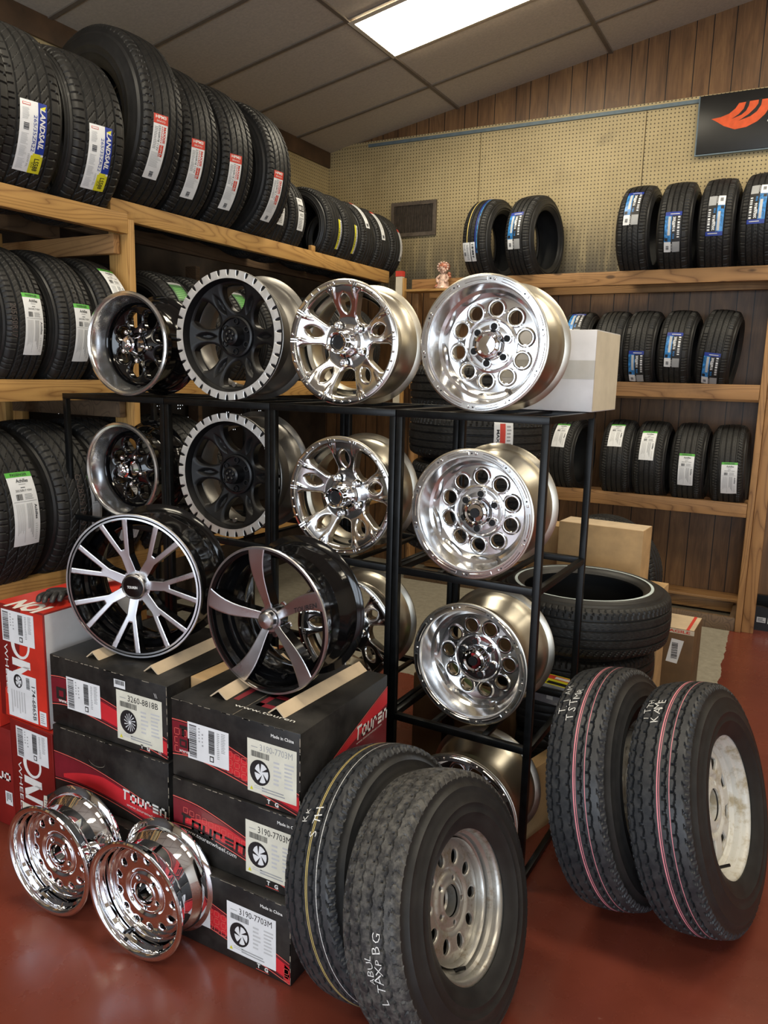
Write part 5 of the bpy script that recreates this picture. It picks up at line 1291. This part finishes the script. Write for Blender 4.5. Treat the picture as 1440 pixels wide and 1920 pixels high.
# red cartons at the left
def red_box(loc, label, dims, upper, yaw=0):
    w, d, h = dims; bt = carton('wheel_carton', loc, dims, label, 'box_darkred', yaw=yaw, group='red wheel cartons', side='card_white' if upper else 'box_black', top='box_red'); b = bt[0]; c = front(b, *dims)
    c.poly([(w * .55, h - .004), (w - .004, h - .004), (w - .004, .004), (w * .1, .004), (w * .12, .10), (w * .45, .2)], 'box_red' if upper else 'box_darkred', 1)
    # big rotated lettering down the face
    if upper: vO = .272
    else: vO = .285
    n = 24; cx, cy = w * .50, vO; c.band([(cx + .048 * math.cos(2 * PI * i / n), cy + .050 * math.sin(2 * PI * i / n)) for i in range(n + 1)], [(cx + .034 * math.cos(2 * PI * i / n) + .004, cy + .040 * math.sin(2 * PI * i / n)) for i in range(n + 1)], 'white', 2)
    a, e_ = cx - .046, cx + .046; v1 = vO - .050; v0 = v1 - .088
    c.poly([(a, v1), (e_, v1 - .004), (e_, v1 - .030), (a, v1 - .026)], 'white', 3); c.poly([(e_, v1 - .022), (a + .0, v1 - .078), (a, v1 - .05), (e_ - .03, v1 - .022)], 'white', 3); c.poly([(a, v1 - .070), (e_, v1 - .070), (e_, v0), (a, v0 + .004)], 'white', 3)
    c.text('WHEELS', w * .16, h * .66, .018, 'white', -PI / 2, 3, fit=h * .45)
    t = topc(b, *dims)
    if upper: t.text('ION', w * .86, d * .16, .075, 'white', PI, 2, bold=.05, fit=.15); t.lines(w * .2, d * .34, w * .8, d * .38, 1, 'redline')
    lab = [('shipping_label', lambda m: ship_label(front(m, *dims), .035, h - .125, .165, .110), None)]
    if upper:
        def pl(m):
            q = front(m, *dims); u, v, W_, H_ = .045, .010, .150, .160; q.rect(u, v, u + W_, v + H_, 'paper', 4); q.text('174-6865B', u + W_ * .84, v + H_ * .80, W_ * .12, 'ink', -PI / 2, 5, fit=H_ * .74, bold=.01)
            wheel_icon(q, u + W_ * .38, v + H_ * .82, .024, 5, True); q.bars(u + W_ * .66, v + H_ * .7, u + W_ * .78, v + H_ * .95, 18, 'ink', False, 5); q.lines(u + W_ * .1, v + H_ * .06, u + W_ * .62, v + H_ * .6, 6, 'lgray', True, 5)
            q.rect(.205, .012, .238, .060, 'paper', 4); q.lines(.210, .018, .232, .055, 5, 'gray', lay=5)
        lab.append(('part_label', pl, None))
    else:
        def pl(m): q = front(m, *dims); q.rect(.045, .0, .17, .13, 'paper_cream', 4); wheel_icon(q, .085, .085, .028, 5, True); q.lines(.13, .01, .16, .12, 5, 'gray', True, 5)
        lab.append(('part_label', pl, None))
        def tn(m): q = front(m, *dims); q.poly([(.165, .19), (.198, .195), (.205, .13), (.160, .132)], 'paper_cream', 5); q.lines(.168, .15, .195, .18, 3, 'gray', lay=6)
        lab.append(('torn_sticker', tn, None))
    return finish(bt, lab)
red_box((-2.312, 1.560, .423), 'red wheel carton with white side standing left of the black cartons', (.248, .40, .398), True, -1)
red_box((-2.262, 1.552, 0), 'dark red wheel carton under the other red one', (.222, .40, .421), False, -2)
bt = carton('wheel_carton', (-2.695, 1.560, 0), (.42, .42, .37), 'dark carton with white lettering cut by the left edge, beneath a red one', 'box_darkred', group='red wheel cartons'); c = front(bt[0], .42, .42, .37)
c.logo('UO', .338, .175, .030, 'white', 0, 3, 0, 1.1); c.rect(.375, .085, .412, .135, 'paper', 4); c.lines(.38, .095, .408, .13, 4, 'ink', True, 5); finish(bt)
bt = carton('wheel_carton', (-2.752, 1.558, .3715), (.43, .40, .135), 'plain red carton at the left picture edge on top of the dark one', 'box_red', group='red wheel cartons'); finish(bt)
# gloves on the red carton
def skin_ready(me):
    bm = bmesh.new(); bm.from_mesh(me); bm.verts.layers.skin.verify(); bm.to_mesh(me); bm.free()
def glove(loc, yaw, label, mat, sc=1.0, palm_up=.0):
    bm = bmesh.new(); me = bpy.data.meshes.new('glove'); vs = [(0, 0, .022), (0, .05, .026), (0, .085, .020)]; ed = [(0, 1), (1, 2)]; rad = [.026, .034, .026]
    fing = [(-.030, .030), (-.011, .004), (.011, .002), (.031, .010)]
    for i, (x, dy) in enumerate(fing):
        L_ = (.060, .072, .070, .055)[i]; b0 = len(vs); pts = [(x * .8, .015, .026), (x * 1.15, -.012, .030), (x * 1.25, -.012 - L_ * .45, .030), (x * 1.2, -.012 - L_ * .75, .014)]
        vs += pts; ed += [(1, b0)] + [(b0 + k, b0 + k + 1) for k in range(3)]; rad += [.014, .012, .0115, .0105]
    b0 = len(vs); vs += [(.042, .045, .022), (.062, .018, .020), (.064, -.012, .012)]; ed += [(1, b0), (b0, b0 + 1), (b0 + 1, b0 + 2)]; rad += [.015, .013, .011]
    me.from_pydata([tuple(q * sc for q in v) for v in vs], ed, []); skin_ready(me); o = bpy.data.objects.new('work_glove', me); COL.objects.link(o)
    for i, r in enumerate(rad): me.skin_vertices[0].data[i].radius = (r * sc, r * sc * .8)
    me.skin_vertices[0].data[1].use_root = True
    sk = o.modifiers.new('s', 'SKIN'); sk.use_smooth_shade = True
    ss = o.modifiers.new('u', 'SUBSURF'); ss.levels = 2; ss.render_levels = 2
    me.materials.append(M[mat]); o.matrix_world = Matrix.Translation(loc) @ Matrix.Rotation(R2D(yaw), 4, 'Z'); bm.free()
    return tag(o, label, 'glove')
glove((-2.145, 1.66, .824), 35, 'crumpled black work glove lying on the red carton', 'glove', .9)
glove((-2.165, 1.90, .8225), 160, 'pale cloth glove behind the black glove on the red carton', 'cloth', .8)
# boxes behind and on the rack
def plain_box(name, loc, dims, label, mat, yaw=0, side=None, top=None, lab=(), tilt=0, flap=False):
    w, d, h = dims; b = MB(); b.box((0, 0, 0), (w, d, h), mat, bev=.002)
    if side: b.add([(w + .0005, .003, .003), (w + .0005, d - .003, .003), (w + .0005, d - .003, h - .003), (w + .0005, .003, h - .003)], [(0, 1, 2, 3)], side)
    if top: b.add([(.003, .003, h + .0005), (w - .003, .003, h + .0005), (w - .003, d - .003, h + .0005), (.003, d - .003, h + .0005)], [(0, 1, 2, 3)], top)
    o = b.build(name); o.matrix_world = Matrix.Translation(loc) @ Matrix.Rotation(R2D(yaw), 4, 'Z') @ Matrix.Rotation(R2D(tilt), 4, 'X')
    for nm, fn in lab:
        m = MB(); fn(m); m.build(nm, o)
    tag(o, label, 'box'); return o
plain_box('shipping_box', (-.955, 2.545, 1.4925), (.345, .30, .262), 'white cardboard carton with clear tape standing on the rack top at right', 'card_white', -2, side='card_cream',
          lab=[('packing_tape', lambda m: (front(m, 0, 0, 0).rect(.01, .105, .344, .165, 'tape'), right(m, .345, 0, 0).rect(0, .105, .08, .165, 'tape')))])
plain_box('shipping_box', (-.99, 3.62, 0), (.40, .16, .92), 'tall tan cardboard carton standing behind the whitewall tire', 'card', -4, top='card_pale')
plain_box('shipping_box', (-1.20, 3.80, 0), (.20, .14, .86), 'tan cardboard carton left of the tall one, behind the right rack', 'card', -4)
plain_box('shipping_box', (-.585, 3.60, 0), (.095, .14, .66), 'low tan cardboard carton right of the tall one', 'card', -4)
FL(B_, -.93, 4.25, .0, 'tire lying on the floor hidden beneath the leaning back-wall tire')
BX(C_, -.90, .246, 'tire standing upright behind the tall tan carton', yaw=-8, y=4.22, half=.05)
o = plain_box('parts_box', (-.545, 4.02, 0), (.17, .26, .36), 'brown carton with barcode label and pale top on the floor right of the stack', 'card_brown', -2, top='card_pale', lab=[('barcode_label', lambda m: (front(m, 0, 0, 0).poly([(.045, .18), (.10, .175), (.125, .30), (.065, .305)], 'paper', 1), front(m, 0, 0, 0).bars(.068, .20, .098, .285, 16, 'ink', False, 2))),
   ('printed_tape', lambda m: (front(m, 0, 0, 0).rect(0, .335, .17, .359, 'card_cream', 1), front(m, 0, 0, 0).text('FRAGILE', .01, .340, .014, 'redtag', 0, 2, fit=.14, bold=.03), topc(m, .17, .26, .36).rect(.13, .0, .145, .26, 'redtag', 2)))])
# toy box with a little car printed on it, held up on a carton
plain_box('shipping_box', (-.70, 2.70, 0), (.22, .20, .28), 'dark brown carton behind the right rack, low between the posts', 'card_brown', 0)
plain_box('toy_box', (-.79, 2.66, .415), (.20, .10, .075), 'small yellow and red printed box behind the lowest ten-hole wheel', 'plast', -8, top='yellow', lab=[('printing', lambda m: (front(m, 0, 0, 0).rect(0, .045, .2, .062, 'redtag'), front(m, 0, 0, 0).rect(.06, .018, .085, .032, 'white'), front(m, 0, 0, 0).rect(.165, .012, .19, .035, 'lgray'), topc(m, .2, .1, .075).rect(.03, .055, .17, .09, 'redtag', 2), topc(m, .2, .1, .075).rect(.06, .062, .14, .082, 'paper', 3), topc(m, .2, .1, .075).rect(.05, .01, .16, .035, 'ink', 2)))])
TB = tire_mesh('tire_bald', .20, .17, .10, pat_bald, 160, 24, 'rub_side')
FL(TB, -.80, 2.95, .24, 'small bald tire lying on its side behind the right rack')
FL(TB, -.80, 2.95, .062, 'second small bald tire beneath the other bald one')
plain_box('paper_scrap', (-.73, 2.86, .412), (.05, .05, .006), 'torn paper scrap on the small bald tire', 'card_cream', 30)
plain_box('shipping_box', (-1.09, 2.72, .40), (.20, .03, .36), 'flattened brown carton standing behind the lowest rack shelf', 'card_brown', 3, top='card_pale', tilt=0)
plain_box('shipping_box', (-1.30, 2.70, 0), (.42, .26, .395), 'brown carton on the floor behind the rack holding the flattened one', 'card_brown', 0)
plain_box('toy_box', (-1.00, 2.60, .50), (.10, .05, .07), 'small green and red box behind the lowest ten-hole wheel', 'green', 10, lab=[('printing', lambda m: front(m, 0, 0, 0).rect(0, 0, .1, .02, 'redtag'))])
plain_box('cardboard_piece', (-.76, 2.40, 0), (.05, .22, .26), 'tan cardboard piece standing on the floor at the right end of the rack', 'card', -15)
plain_box('cardboard_piece', (-.70, 2.62, 0), (.10, .07, .03), 'small tan block lying on the floor behind the right rack', 'card', 10)
# thin wood slats lying on top of the racks
for k, (u, v, w_, l_, lb) in enumerate(((-1.43, .03, .11, .42, 'thin wooden slat on the rack top left of the polished five-spoke wheel'), (-1.02, .10, .09, .38, 'thin wooden slat on the rack top right of the polished five-spoke wheel'), (-.44, .05, .05, .44, 'thin wooden slat on the rack top at the right end'), (-1.90, .05, .10, .42, 'thin wooden slat on the rack top under the black wheels'))):
    pass
# figurine on the back shelf
e = empty('figurine', Matrix.Translation((-2.395, 5.255, 2.2115)), 'small pink ceramic figurine with a bonnet at the shelf corner', 'figurine')
b = MB(); b.lathe([(0, .001), (0, .052), (.006, .055), (.02, .045), (.05, .040), (.075, .028), (.10, .020), (.118, .016)], 'bone', 24, axis='z'); b.ball((.0, 0, .085), .026, 'bone', 14, 10, (1, .8, 1.1)); b.build('body', e)
b = MB()
for s in (-1, 1): b.tube([(s * .022, 0, .10), (s * .045, -.012, .075), (s * .032, -.03, .05)], .009, 'bone', 10); b.ball((s * .032, -.03, .05), .011, 'bone', 10, 6)
b.tube([(-.02, -.02, .03), (-.045, -.03, .018), (-.046, -.03, .012)], .010, 'rust', 10); b.build('arms', e)
b = MB(); b.ball((0, -.004, .142), .030, 'bone', 18, 12, (1, 1, 1.1)); b.ball((0, -.034, .140), .005, 'bone', 8, 6)
for s in (-1, 1): b.ball((s * .010, -.031, .148), .003, 'ink', 8, 6)
b.ball((0, -.032, .129), .004, 'rust', 8, 6, (1.6, 1, .6)); b.build('head', e)
b = MB(); b.ball((.004, .006, .156), .040, 'rust', 18, 12, (1.05, .95, .85))
for k in range(13):
    a = PI * 2 * k / 13; b.ball((.040 * math.cos(a) + .002, -.016 + .004 * math.sin(2 * a), .150 + .034 * math.sin(a)), .009, 'bone', 8, 6)
b.ball((.04, .01, .105), .016, 'rust', 10, 8); b.ball((.052, .0, .085), .011, 'rust', 10, 8); b.build('bonnet', e)
# extra shelf of pale boards at the corner, on which the figurine stands
b = MB(); b.box((-2.68, YS - .12, 2.196), (-2.2, YS - .002, 2.212), 'pine_x', bev=.001); o = b.build('corner_board', bpy.data.objects['wooden_tire_shelf.002']); o['label'] = 'narrow pale board'
# black tyre stand with white lettering at the far right
e = empty('tire_stand', Matrix.Translation((-.175, 5.44, 0)), 'low black metal tire stand with white lettering by the shelf post', 'stand')
b = MB(); vs = [(0, 0, 0), (.9, 0, 0), (.9, 0, .12), (.22, 0, .12), (.06, 0, .16), (.0, 0, .16)]; n = len(vs); V = vs + [(x, .03, z) for x, y, z in vs]
b.add(V, [list(range(n)), list(range(2 * n - 1, n - 1, -1))] + [(i, i + n, (i + 1) % n + n, (i + 1) % n) for i in range(n)], 'satin_black'); b.box((.0, .03, 0), (.9, .34, .02), 'satin_black'); b.box((0, .31, .02), (.9, .34, .16), 'satin_black'); b.build('base', e)
b = MB(); c = front(b, 0, 0, 0); c.text('NEXEN', .10, .055, .036, 'white', 0, 2, bold=.05, fit=.22); c.rect(.035, .055, .088, .09, 'lgray', 2); c.lines(.04, .06, .084, .085, 3, 'ink', lay=3); b.build('lettering', e)
# ------------------------------------------------------------------ light and exposure
w = bpy.data.worlds.new('world'); SC.world = w; w.use_nodes = True; w.node_tree.nodes['Background'].inputs[0].default_value = (.75, .85, 1, 1); w.node_tree.nodes['Background'].inputs[1].default_value = 1.5
vs_ = SC.view_settings; SC.display_settings.display_device = 'sRGB'; vs_.view_transform = 'Standard'; vs_.look = 'None'; vs_.gamma = 1; vs_.use_curve_mapping = False; vs_.exposure = 0.0
